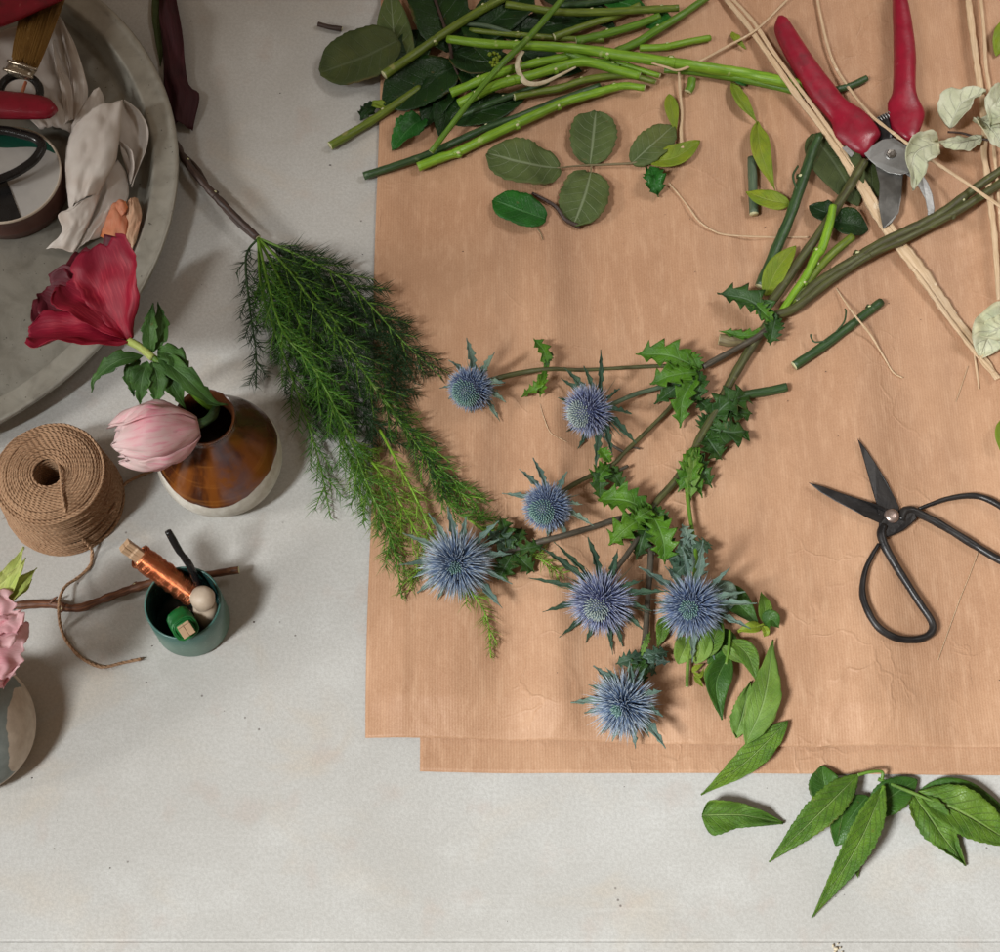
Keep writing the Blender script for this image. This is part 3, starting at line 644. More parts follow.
for k in range(9):
    d = Vector((1, .2 + rnd.uniform(-.35, .35), rnd.uniform(-.1, .3))); m.spike(P(139, 659.5, 2.2), d, .005, .0009, seg=2)
m.build('frayed_end', 'twine', tw)
# ================================================================== TWIG, CUP
tg = thing('twig', 'bare reddish brown twig lying across the table behind the cup', 'twig', 100, 600)
stem_mesh([(-25, 610, 5), (10, 606, 5), (50, 604, 5), (68, 608, 6), (82, 607.5, 7), (96, 602, 7), (112, 596, 8), (134, 588, 9), (160, 581, 11), (195, 577, 13), (225, 572, 15), (239, 570, 16)], [4.2, 4.3, 4.2, 4.8, 4.6, 4.2, 4.4, 4.3, 4.1, 4, 4.2, 3.8], 'twig', tg, jit=.3, nodes=(.13, .33, .62), seg=90)
stem_mesh([(50, 603, 8), (54, 599, 10), (57, 597, 12)], [1.6, 1.0], 'twig', tg, 'side_shoot', cut=False)
cp = thing('ceramic_cup', 'small green glazed cup holding clothespins wrapped in wire', 'cup', 193, 622); o3 = WORG[cp.name].copy(); o3.z = 0
HC, RC = .049, .0302
m = MB(); m.lathe([(.0005, .0004), (RC - .003, .0004), (RC - .0008, .0012), (RC, .004), (RC, .03), (RC - .0003, HC - .001), (RC - .0012, HC), (RC - .0019, HC - .0004)], 72, True, False, o3); m.build('cup_body', 'cup', cp)
m = MB(); m.lathe([(RC - .0019, HC - .0004), (RC - .0026, HC - .002), (RC - .0028, .012), (RC - .005, .006), (.0005, .0055)], 72, False, True, o3); m.build('cup_inside', 'cup_in', cp)
def T3(px, py, h): return ray(px, py, h * .001)
def slab_peg(m, a, b, w, th, side):     # one wooden half of a clothespin, from a (inside) to b (free end)
    T = (b - a).normalized(); S = side - T * side.dot(T); S.normalize(); Nn = T.cross(S); pts = []
    for t, f in ((0, .6), (.12, .9), (.5, 1), (.88, 1), (.9, .8), (1, 1)):
        q = a.lerp(b, t); pts.append([q + S * x * w / 2 + Nn * y * th / 2 * f for x, y in ((-1, -1), (1, -1), (1, 1), (-1, 1))])
    m.rings(pts)
def pin(label, a, b, side, wire, w0, w1, ends, cat='clothespin', gap=.0052, name='clothespin'):
    t = bpy.data.objects.new(name, None); COL.objects.link(t); t.location = a; WORG[t.name] = a.copy(); info(t, label, cat, 'wire wrapped clothespins')
    T = (b - a).normalized(); S = (side - T * side.dot(T)).normalized(); Nn = T.cross(S)
    for s in (-1, 1):
        m = MB(); slab_peg(m, a + S * s * gap / 2 * .7, b + S * s * gap / 2, .0050, .0090, S); m.build('wooden_half', 'wood', t, smooth=False, bevel=.0004)
    m = MB(); L = (b - a).length; n = 96; pts = []
    for i in range(n * 12 + 1):
        u = i / (n * 12); an = 2 * math.pi * u * n; f = w0 + (w1 - w0) * (.5 - .5 * math.cos(u * math.pi * 6.0)) if u else w0
        rr = .0080 + .0014 * math.sin(math.pi * u) + .0014 * noise.noise(Vector((u * 40, 0, 3)))
        ca, sa = math.cos(an), math.sin(an)
        p = a + T * L * (w0 + (w1 - w0) * abs(((u * 3.0) % 2) - 1)) + S * rr * .98 * math.copysign(abs(ca) ** .7, ca) + Nn * rr * .86 * math.copysign(abs(sa) ** .7, sa)
        pts.append(p)
    m.tube(pts, .00062, n=5, raw=True); m.build('wound_wire', wire, t)
    m = MB(); m.rings([[a + T * L * u + S * x * rr + Nn * y * rr * .85 for x, y in ((-1, -.7), (-.7, -1), (.7, -1), (1, -.7), (1, .7), (.7, 1), (-.7, 1), (-1, .7))] for u, rr in ((w0, .0066), ((w0 + w1) / 2, .0084), (w1, .0066))]); m.build('wire_core', wire, t)
    return t
pin('clothespin wound with shiny copper wire leaning out of the cup', T3(200, 600, 24), T3(124, 545, 76), Vector((.45, .75, .5)), 'copper', .08, .80, None)
pin('clothespin wound with green wire standing in the cup', T3(176, 612, 12), T3(187, 631, 66), Vector((.75, .55, 0)), 'green_wire', .36, .86, None)
pg = bpy.data.objects.new('wooden_peg', None); COL.objects.link(pg); pg.location = T3(208, 625, 14); WORG['wooden_peg'] = T3(208, 625, 14)
info(pg, 'whitish wooden peg with a round head standing in the green cup', 'wooden peg')
a = T3(212, 634, 12); b = T3(201, 592, 64); T = (b - a).normalized(); S = T.orthogonal().normalized(); B = T.cross(S)
prof = [(0, .0075), (.4, .0088), (.60, .0096), (.68, .0090), (.71, .0078), (.74, .0080), (.79, .0092), (.88, .0098), (.96, .0080), (1.0, .0036)]
m = MB(); m.rings([[a + T * (b - a).length * u + (S * math.cos(q) + B * math.sin(q)) * r for q in [2 * math.pi * k / 24 for k in range(24)]] for u, r in prof[:6]]); m.build('peg_body', 'peg_wood', pg)
m = MB(); m.rings([[a + T * (b - a).length * u + (S * math.cos(q) + B * math.sin(q)) * r for q in [2 * math.pi * k / 24 for k in range(24)]] for u, r in prof[4:]]); m.build('peg_head', 'peg_wood', pg)
bt = bpy.data.objects.new('metal_hook', None); COL.objects.link(bt); bt.location = T3(200, 590, 14); WORG['metal_hook'] = T3(200, 590, 14)
info(bt, 'black metal hook tool standing behind the pegs in the cup', 'hook tool')
m = MB(); m.tube([T3(203, 595, 14), T3(197, 581, 42), T3(190, 566, 60), T3(184, 557, 68)], [.0036, .0034, .0032, .0030], n=12, flat=.8); m.build('tool_shaft', 'black_plastic', bt)
m = MB(); m.tube([T3(187, 560, 70), T3(180, 552, 74), T3(173, 540, 82), T3(168, 531, 88)], [.0018, .0028, .0030, .0026], n=12); m.build('tool_handle', 'black_plastic', bt)
# ================================================================== BROWN VASE, FLOWERS
vs = thing('ceramic_vase', 'brown glazed vase with a bare cream base beside the fern', 'vase', 224, 468); o3 = WORG[vs.name].copy(); o3.z = 0
prof = [(.0005, .0004), (.040, .0004), (.0435, .0015), (.0475, .008), (.0505, .018), (.0512, .027), (.0495, .037), (.0445, .049), (.0372, .061), (.0300, .073), (.0248, .084), (.0226, .091), (.0226, .096), (.0238, .0995), (.0243, .1008), (.0236, .1016)]
m = MB()
pr = spline([Vector((r, 0, z)) for r, z in prof], 60); m.lathe([(max(.0004, q.x), q.z) for q in pr], 96, True, False, o3); m.build('vase_body', 'vase', vs)
m = MB(); m.lathe([(.0236, .1016), (.0222, .1008), (.0210, .098), (.0200, .090), (.020, .083), (.033, .06), (.04, .035), (.03, .012), (.0005, .010)], 96, False, True, o3); m.build('vase_inside', 'vase_dark', vs)
fl = thing('red_flower', 'dark crimson flower with a ruff of green leaves leaning over the tray', 'flower', 204, 404, 95)
stem_mesh([(210, 408, 88), (196, 396, 108), (176, 376, 120), (155, 359, 126), (140, 347, 127), (128, 341, 127)], [3.6, 3.4, 3.2, 3.6, 4.2], 'stem_mid', fl, cut=False)
stem_mesh([(153, 358, 128), (140, 347, 128.5), (129, 341, 128)], [3.9, 4.4], 'bud_leaf', fl, 'flower_stalk', cut=False)
for pts, w, rl, mt, kw in [
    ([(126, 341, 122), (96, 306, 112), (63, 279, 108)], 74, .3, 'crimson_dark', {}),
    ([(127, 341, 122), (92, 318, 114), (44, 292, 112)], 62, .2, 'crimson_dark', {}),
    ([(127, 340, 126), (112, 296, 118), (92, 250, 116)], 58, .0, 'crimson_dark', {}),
    ([(129, 343, 127), (82, 334, 134), (28, 336, 132)], 50, -.45, 'crimson', {}),
    ([(128, 339, 130), (118, 296, 144), (102, 244, 150)], 66, .45, 'crimson', {}),
    ([(127, 338, 128), (98, 308, 138), (66, 284, 132)], 52, -.1, 'crimson', {}),
]: leaf(fl, pts, w, mt, 'petal', prof='petal', fold=.0, curl=.32, roll=rl, wave=.36, drape=False, nv=40, nu=12, serr=(9, .05), rag=.26)
for pts, w in [([(151, 354, 126), (150, 330, 138), (153, 303, 140)], 20), ([(154, 352, 126), (162, 330, 132), (158, 302, 134)], 20), ([(143, 356, 126), (118, 361, 132), (96, 378, 118), (92, 392, 110)], 22),
               ([(147, 362, 127), (142, 380, 128), (140, 404, 112)], 26), ([(152, 362, 128), (158, 382, 128), (156, 406, 112)], 26), ([(158, 356, 128), (186, 378, 136), (212, 402, 120), (227, 405, 112)], 26),
               ([(158, 350, 127), (176, 358, 134), (190, 382, 124)], 26), ([(160, 362, 120), (172, 384, 124), (186, 410, 108)], 24), ([(140, 360, 120), (130, 374, 120), (134, 396, 104)], 16)]:
    leaf(fl, pts, w, 'flower_leaf', 'ruff_leaf', prof='lance', fold=.35, wave=.35, serr=(4, .32), drape=False, nv=30)
tp = thing('pink_tulip', 'pale pink tulip head hanging over the side of the brown vase', 'flower', 210, 420, 90)
stem_mesh([(216, 408, 84), (212, 416, 98), (204, 422, 104), (192, 426, 105)], [4.6, 5.0, 5.2], 'stem_dark', tp, cut=False)
A0 = T3(199, 427, 104); A1 = T3(116, 444, 110); AX = (A1 - A0).normalized(); S1 = AX.cross(Vector((0, 0, 1))).normalized(); S2 = S1.cross(AX)
def cup_petal(par, A0, AX, S1, S2, L, ang, R, w, flare, mat, seed, rag=.1):
    m = MB(); nv, nu = 26, 9; g = []
    for i in range(nv + 1):
        v = i / nv; row = []; rad = R * (math.sin(math.pi * min(1, v * .80 + .06)) ** .75 + flare * v ** 3)
        hw = w * PROF['tulip'](v)
        for j in range(-nu, nu + 1):
            u = j / nu; a = ang + u * hw
            q = 1 + .16 * noise.noise(Vector((u * 2.4, v * 3.4, seed * 2.3))) + .12 * abs(u) ** 3 * v + .07 * v * noise.noise(Vector((u * 7, v * 5, seed * 3.7)))
            d = (S1 * math.cos(a) + S2 * math.sin(a)) * rad * q
            ed = rag * L * v * v * (noise.noise(Vector((u * 4.5, seed * 5.1, 1))) * .7 - .35 * u * u)
            row.append(m.add(A0 + AX * (L * v + ed) + d))
        g.append(row)
    for i in range(nv):
        for j in range(2 * nu): m.face([g[i][j], g[i][j + 1], g[i + 1][j + 1], g[i + 1][j]], [((j - nu) / nu, i / nv), ((j + 1 - nu) / nu, i / nv), ((j + 1 - nu) / nu, (i + 1) / nv), ((j - nu) / nu, (i + 1) / nv)])
    return m.build('petal', mat, par, solid=.0006)
LT = (A1 - A0).length
for k in range(12):
    lay = k // 4
    cup_petal(tp, A0, AX, S1, S2, LT * (1.0 - .09 * lay + .05 * math.sin(k * 2.4)), k * math.pi / 2 + lay * .8 + .5, .0268 - .0052 * lay, 1.0 - .08 * lay, (.0, .1, -.1)[lay], 'pink', k + 1, .26)
# second vase and flower at the left edge
v2 = thing('ceramic_vase', 'cream stoneware vase with a grey painted patch below the pink flower', 'vase', -24, 735); o3 = WORG[v2.name].copy(); o3.z = 0
prof2 = [(.0005, .0004), (.041, .0004), (.0445, .002), (.049, .010), (.0518, .021), (.0522, .030), (.050, .041), (.045, .052), (.037, .064), (.029, .074), (.0235, .081), (.0210, .087), (.0212, .092), (.0225, .0955), (.0215, .097)]
pr = spline([Vector((r, 0, z)) for r, z in prof2], 60); m = MB(); m.lathe([(max(.0004, q.x), q.z) for q in pr], 96, True, False, o3); m.build('vase_body', 'vase_grey', v2)
m = MB(); m.lathe([(.0215, .097), (.0195, .0955), (.0182, .086), (.03, .06), (.04, .03), (.0005, .01)], 72, False, True, o3); m.build('vase_inside', 'tin_brown', v2)
m = MB(); m.ball(ray(-2, 712, .047), .0024, sc=(.5, 1.5, .5)); m.build('pale_mark', 'tin_cream', v2)  # small raised cream spot on the vase side
f2 = thing('pink_flower', 'ruffled pink flower with a pale green bud at the left edge', 'flower', -34, 668, 90)
stem_mesh([(-44, 672, 84), (-30, 650, 112), (-14, 620, 128)], [3.5, 3.2], 'stem_mid', f2, cut=False)
for pts, w, kw in [([(-30, 640, 124), (-6, 620, 132), (18, 608, 130)], 46, .2), ([(-32, 645, 122), (-4, 646, 130), (23, 652, 120)], 50, -.2), ([(-30, 650, 118), (-10, 660, 120), (14, 666, 110)], 40, -.3), ([(-30, 640, 126), (-8, 634, 138), (16, 634, 136)], 34, .5), ([(-30, 640, 126), (-40, 618, 130), (-30, 596, 126)], 46, 0), ([(-32, 648, 120), (-52, 650, 124), (-76, 650, 118)], 46, 0), ([(-32, 650, 118), (-36, 668, 118), (-40, 684, 112)], 44, 0)]:
    leaf(f2, pts, w, 'rose_pink', 'petal', prof='petal', fold=0, curl=.25, roll=kw, wave=.6, drape=False, nv=36, nu=12, serr=(8, .12), rag=.3)
for pts, w in [([(-4, 606, 112), (8, 584, 126), (24, 547, 128)], 24), ([(0, 606, 114), (18, 588, 126), (37, 568, 122)], 22), ([(-4, 604, 114), (4, 580, 122), (8, 564, 122)], 20), ([(-6, 606, 110), (20, 592, 116), (32, 580, 112)], 18), ([(-8, 604, 110), (-6, 580, 116), (-2, 556, 118)], 20), ([(0, 604, 116), (14, 580, 130), (26, 558, 134)], 18)]:
    leaf(f2, pts, w, 'bud_leaf', 'bud_leaf', prof='lance', fold=.4, curl=.2, wave=.35, drape=False, serr=(3, .25))
# ================================================================== FERN
fern = thing('asparagus_fern', 'feathery dark green fern sprig lying across the edge of the brown paper', 'fern', 258, 238, 8)
stem_mesh([(168, 128, 6), (184, 158, 12), (206, 186, 15), (232, 213, 15), (258, 238, 14)], [4.6, 4.2, 4.6, 4.4, 4.2], 'petiole', fern, jit=.35, nodes=(.3, .6), seg=40)
stem_mesh([(176, 152, 4), (190, 160, 6), (200, 172, 8), (214, 196, 8), (236, 222, 10), (262, 244, 12)], [2.4, 2.2, 2.4], 'petiole', fern, 'side_stem', jit=.3)
def frond(path, mat, side_len, dens, seed, needle=11, nsub=12, stem='stem_mid', sub0=.12):
    r = random.Random(seed); m = MB(); c = m.tube([PP(p) for p in path], [1.5 * K, 1.1 * K, .6 * K], n=6, seg=48, mi=1, cap_mi=1)
    def needles(cc, ln, step, t0=0.0):
        L = 0
        for i in range(1, len(cc)):
            seg = cc[i] - cc[i - 1]; T = seg.normalized(); nn = max(1, int(seg.length / (step * .68 * K) + r.random()))
            for q in range(nn):
                if i / len(cc) < t0: continue
                p = cc[i - 1] + seg * (q + r.random()) / nn
                az = r.uniform(0, 6.283); a = T.orthogonal().normalized(); b = T.cross(a)
                o = a * math.cos(az) + b * math.sin(az); o.z = o.z * .6 + .12
                d = T * r.uniform(.55, 1.1) + o.normalized()
                tap = 1.0 if i < len(cc) * .8 else 1.0 - .55 * (i / len(cc) - .8) / .2
                l = ln * 1.5 * K * r.uniform(.6, 1.2) * tap
                dz = d.normalized().z * l
                if p.z + dz < .003: d.z = max(d.z, .08)
                m.spike(p, d, l, .00092, bend=T * l * r.uniform(.1, .4) + Vector((r.uniform(-.15, .15), r.uniform(-.15, .15), r.uniform(-.1, .1))) * l, seg=2, n=3, mi=0, flat=.6)
    needles(c, needle, dens, .1)
    for k in range(nsub):
        t = sub0 + (.96 - sub0) * (k + r.random() * .6) / nsub; i = int(t * (len(c) - 2)); T = (c[i + 1] - c[i]).normalized()
        lat = T.cross(Vector((0, 0, 1))).normalized() * (1 if k % 2 else -1)
        ln = side_len * K * r.uniform(.55, 1.15) * (1 - .45 * t) * min(1, .4 + 2.2 * t); ang = r.uniform(.35, .75)
        d = (T * math.cos(ang) + lat * math.sin(ang) + Vector((0, 0, r.uniform(-.12, .18)))).normalized()
        pts = [c[i], c[i] + d * ln * .5 + T * ln * .06, c[i] + d * ln + T * ln * .22 + Vector((0, 0, -.02 * ln))]
        for q in pts[1:]: q.z = max(q.z, surf(q.x, q.y) + .0025)
        cc = m.tube(pts, [.8 * K, .4 * K], n=5, seg=10, mi=1)
        needles(cc, needle * .85, dens * .95)
    return m.build('frond', [mat, stem], fern)
B = (258, 238, 14)
for path, mt, sl, dn, ne, ns, st in [
    ([B, (300, 256, 20), (350, 285, 22), (403, 341, 16), (442, 378, 8)], 'needle_dark', 46, 2.4, 11, 12, 'stem_mid'),
    ([B, (290, 272, 26), (336, 336, 28), (384, 399, 22), (428, 461, 14), (462, 512, 6)], 'needle_dark', 48, 2.2, 11, 15, 'stem_mid'),
    ([B, (268, 284, 30), (283, 331, 34), (316, 372, 34), (345, 428, 28), (370, 490, 20), (392, 540, 12), (402, 598, 5)], 'needle_mid', 44, 1.9, 12, 18, 'stem_mid'),
    ([B, (246, 258, 16), (250, 310, 12), (256, 352, 7), (256, 388, 4)], 'needle_dark', 26, 3.0, 10, 9, 'stem_dark'),
    ([B, (262, 292, 20), (282, 350, 20), (300, 400, 18), (319, 461, 10), (331, 519, 4)], 'needle_mid', 40, 2.4, 11, 14, 'stem_mid'),
    ([B, (290, 300, 24), (318, 372, 26), (346, 446, 20), (366, 521, 6)], 'needle_mid', 42, 2.2, 11, 14, 'stem_mid'),
    ([B, (320, 300, 26), (372, 384, 24), (413, 440, 16), (452, 478, 10), (490, 502, 5)], 'needle_mid', 44, 2.4, 11, 14, 'stem_mid'),
    ([(380, 430, 20), (412, 490, 18), (436, 540, 10), (470, 590, 8), (487, 618, 6), (491, 658, 4)], 'needle_lime', 24, 2.2, 10, 10, 'stem_bright'),
    ([B, (300, 262, 12), (352, 298, 14), (388, 328, 10), (416, 384, 6)], 'needle_dark', 50, 2.0, 12, 13, 'stem_dark'),
    ([B, (276, 270, 12), (310, 330, 14), (350, 392, 12), (392, 452, 8)], 'needle_dark', 56, 1.8, 12, 16, 'stem_dark'),
    ([B, (262, 270, 10), (280, 320, 10), (306, 380, 10), (340, 440, 8)], 'needle_dark', 56, 1.8, 12, 16, 'stem_dark'),
    ([B, (284, 256, 8), (326, 300, 8), (372, 350, 8), (410, 410, 6)], 'needle_dark', 52, 1.9, 12, 15, 'stem_dark'),
    ([(345, 428, 16), (378, 470, 16), (410, 520, 12), (424, 560, 6), (400, 588, 4)], 'needle_lime', 38, 2.0, 11, 12, 'stem_bright'),
    ([(384, 399, 14), (420, 440, 14), (440, 480, 10), (472, 500, 6), (484, 522, 4)], 'needle_mid', 34, 2.4, 11, 11, 'stem_bright'),
    ([(340, 440, 12), (368, 490, 12), (388, 530, 8), (396, 560, 4)], 'needle_lime', 34, 2.2, 11, 11, 'stem_bright'),
    ([(470, 520, 8), (505, 545, 8), (532, 556, 8), (552, 566, 5), (560, 584, 3)], 'needle_lime', 22, 2.8, 11, 6, 'stem_bright'),
    ([(428, 461, 10), (446, 500, 10), (470, 520, 8), (498, 516, 5)], 'needle_mid', 28, 2.6, 11, 8, 'stem_mid')]:
    frond(path, mt, sl, dn * (.75 if mt == 'needle_dark' else 1), rnd.randrange(9999), ne, int(ns * (1.6 if mt == 'needle_dark' else 1.3)), st)
# ================================================================== SEA HOLLY
sh = thing('sea_holly', 'branching sea holly stem with seven spiky blue thistle heads', 'sea holly', 775, 315, 5)
def S(pts, r, mat='stem_purple', **kw): return stem_mesh(pts, r, mat, sh, **kw)
S([(1010, 177, 16), (975, 200, 16), (952, 214, 16), (905, 239, 14), (872, 254, 13), (830, 281, 11), (795, 308, 10), (775, 316, 10), (766, 327, 10), (754, 343, 9), (731, 381, 8), (716, 411, 8), (701, 436, 8), (691, 457, 8), (676, 480, 8), (658, 500, 9), (648, 516, 10)], [5.2, 5.0, 4.8, 4.6, 4.8, 5.6, 5.0, 4.6, 4.2, 3.8], 'stem_brown', cut=False, nodes=(.14, .33, .56, .78), seg=110)
S([(770, 327, 14), (755, 338, 15), (730, 352, 15), (703, 367, 14)], [3.8, 3.2, 3.6], cut=False, jit=.2)
S([(700, 367, 13), (662, 366, 12), (620, 368, 12), (580, 370, 13), (550, 369, 14), (520, 373, 15), (492, 380, 17), (478, 386, 18)], [2.6, 2.2, 2.0, 2.2, 3.0, 3.2], 'stem_brown', cut=False, seg=50)
S([(698, 371, 12), (663, 386, 13), (636, 394, 15), (610, 405, 18), (596, 409, 20)], [2.8, 2.6, 2.8], 'stem_grey', cut=False)
S([(697, 372, 9), (673, 404, 8), (650, 428, 8), (624, 453, 8), (616, 462, 9), (604, 470, 11), (582, 480, 14), (562, 492, 18), (552, 503, 19)], [2.6, 2.2, 2.4, 2.6, 2.8], 'stem_brown', cut=False, seg=44)
S([(625, 453, 8), (612, 445, 9), (602, 436, 10)], [1.8, 1.0], cut=False, name='side_stem'); S([(640, 449, 4), (632, 448, 5), (620, 456, 7)], [1.0, 1.6], cut=False, name='side_stem')
S([(648, 512, 10), (615, 520, 10), (590, 528, 11), (566, 535, 12), (539, 542, 13), (515, 550, 15), (485, 558, 19), (462, 566, 22)], [3.6, 3.2, 3.2, 3.4, 3.0], cut=False, seg=50)
S([(646, 522, 10), (636, 541, 12), (626, 556, 15), (614, 572, 19), (606, 590, 22)], [3.0, 2.8, 3.0], cut=False)
S([(650, 520, 9), (651, 552, 9), (648, 596, 9), (645, 640, 10), (640, 662, 12), (632, 684, 18), (628, 700, 20)], [3.8, 3.4, 3.2, 3.4, 3.6], cut=False, seg=44, nodes=(.2,))
S([(684, 460, 8), (687, 490, 9), (690, 516, 10), (693, 535, 12), (696, 560, 18), (693, 596, 24)], [2.4, 2.2, 2.6], 'stem_mid', cut=False)
S([(628, 466, 8), (608, 476, 8), (600, 488, 9)], [1.8, 1.4], cut=False, name='side_stem')
def holly_leaf(base, tip, w, mat='holly', h0=11, h1=9, hm=16, bend=0, n=5, amp=.58, **kw):
    mx, my = (base[0] + tip[0]) / 2, (base[1] + tip[1]) / 2; dx, dy = tip[0] - base[0], tip[1] - base[1]
    kw.setdefault('fold', .4); kw.setdefault('wave', .4); kw.setdefault('nv', 40)
    return leaf(sh, [(*base, h0), (mx - dy * bend, my + dx * bend, hm), (*tip, h1)], w, mat, 'leaf', prof='holly', serr=(n, amp), **kw)
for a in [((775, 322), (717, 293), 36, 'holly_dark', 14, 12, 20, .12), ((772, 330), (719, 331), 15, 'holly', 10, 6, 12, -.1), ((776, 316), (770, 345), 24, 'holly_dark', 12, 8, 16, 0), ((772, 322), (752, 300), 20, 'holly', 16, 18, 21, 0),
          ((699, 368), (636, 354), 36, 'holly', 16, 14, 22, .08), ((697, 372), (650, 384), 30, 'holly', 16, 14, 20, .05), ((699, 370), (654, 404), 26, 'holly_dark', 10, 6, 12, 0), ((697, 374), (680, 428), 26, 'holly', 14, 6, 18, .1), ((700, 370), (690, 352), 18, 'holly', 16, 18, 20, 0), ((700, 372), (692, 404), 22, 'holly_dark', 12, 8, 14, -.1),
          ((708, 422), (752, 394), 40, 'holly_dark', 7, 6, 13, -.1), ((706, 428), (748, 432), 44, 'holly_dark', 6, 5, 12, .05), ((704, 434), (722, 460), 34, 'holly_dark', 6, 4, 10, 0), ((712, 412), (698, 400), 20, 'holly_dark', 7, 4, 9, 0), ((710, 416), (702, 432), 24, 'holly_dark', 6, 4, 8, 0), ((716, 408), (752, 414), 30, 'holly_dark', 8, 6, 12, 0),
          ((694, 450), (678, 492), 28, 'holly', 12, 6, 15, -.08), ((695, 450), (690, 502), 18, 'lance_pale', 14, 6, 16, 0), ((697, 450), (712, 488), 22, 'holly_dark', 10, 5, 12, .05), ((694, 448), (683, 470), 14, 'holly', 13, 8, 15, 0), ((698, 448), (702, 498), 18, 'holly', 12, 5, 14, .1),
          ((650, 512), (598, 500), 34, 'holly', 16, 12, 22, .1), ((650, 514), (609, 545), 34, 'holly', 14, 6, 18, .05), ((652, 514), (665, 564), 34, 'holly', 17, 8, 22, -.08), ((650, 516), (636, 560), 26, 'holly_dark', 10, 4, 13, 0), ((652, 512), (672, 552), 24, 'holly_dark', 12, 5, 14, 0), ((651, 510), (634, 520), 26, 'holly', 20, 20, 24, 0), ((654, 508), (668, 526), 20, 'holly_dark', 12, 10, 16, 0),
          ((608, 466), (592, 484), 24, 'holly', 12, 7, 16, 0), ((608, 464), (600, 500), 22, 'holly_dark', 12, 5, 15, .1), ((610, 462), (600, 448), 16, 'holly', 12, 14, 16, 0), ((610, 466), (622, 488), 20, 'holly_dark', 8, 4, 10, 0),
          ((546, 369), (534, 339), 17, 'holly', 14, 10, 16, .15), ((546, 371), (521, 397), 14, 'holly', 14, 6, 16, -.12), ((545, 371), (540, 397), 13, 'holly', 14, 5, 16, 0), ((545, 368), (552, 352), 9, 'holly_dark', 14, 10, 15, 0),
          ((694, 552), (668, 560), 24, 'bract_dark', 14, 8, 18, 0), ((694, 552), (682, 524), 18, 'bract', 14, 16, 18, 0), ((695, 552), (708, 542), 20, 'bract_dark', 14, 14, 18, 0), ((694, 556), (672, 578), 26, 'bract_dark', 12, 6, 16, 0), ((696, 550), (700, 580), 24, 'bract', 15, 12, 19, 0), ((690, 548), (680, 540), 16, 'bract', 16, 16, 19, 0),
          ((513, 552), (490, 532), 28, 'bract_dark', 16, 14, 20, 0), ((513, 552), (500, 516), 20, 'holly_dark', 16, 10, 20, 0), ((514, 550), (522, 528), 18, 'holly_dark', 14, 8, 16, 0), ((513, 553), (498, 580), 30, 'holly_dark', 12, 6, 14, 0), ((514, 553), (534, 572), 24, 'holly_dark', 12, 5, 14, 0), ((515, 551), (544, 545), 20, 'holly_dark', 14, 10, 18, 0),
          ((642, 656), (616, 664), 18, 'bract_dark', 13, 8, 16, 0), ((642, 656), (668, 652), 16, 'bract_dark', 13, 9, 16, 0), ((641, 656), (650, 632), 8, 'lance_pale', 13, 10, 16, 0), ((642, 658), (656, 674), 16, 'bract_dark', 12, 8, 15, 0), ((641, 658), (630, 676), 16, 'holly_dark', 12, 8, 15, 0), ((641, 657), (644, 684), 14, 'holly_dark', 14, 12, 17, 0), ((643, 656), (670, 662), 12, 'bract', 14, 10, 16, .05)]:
    b, t, w, mt, h0, h1, hm, bend = a
    holly_leaf(b, t, w, mt, h0, h1, hm, bend, n=rnd.choice((4, 5, 5, 6)), amp=rnd.uniform(.60, .76))
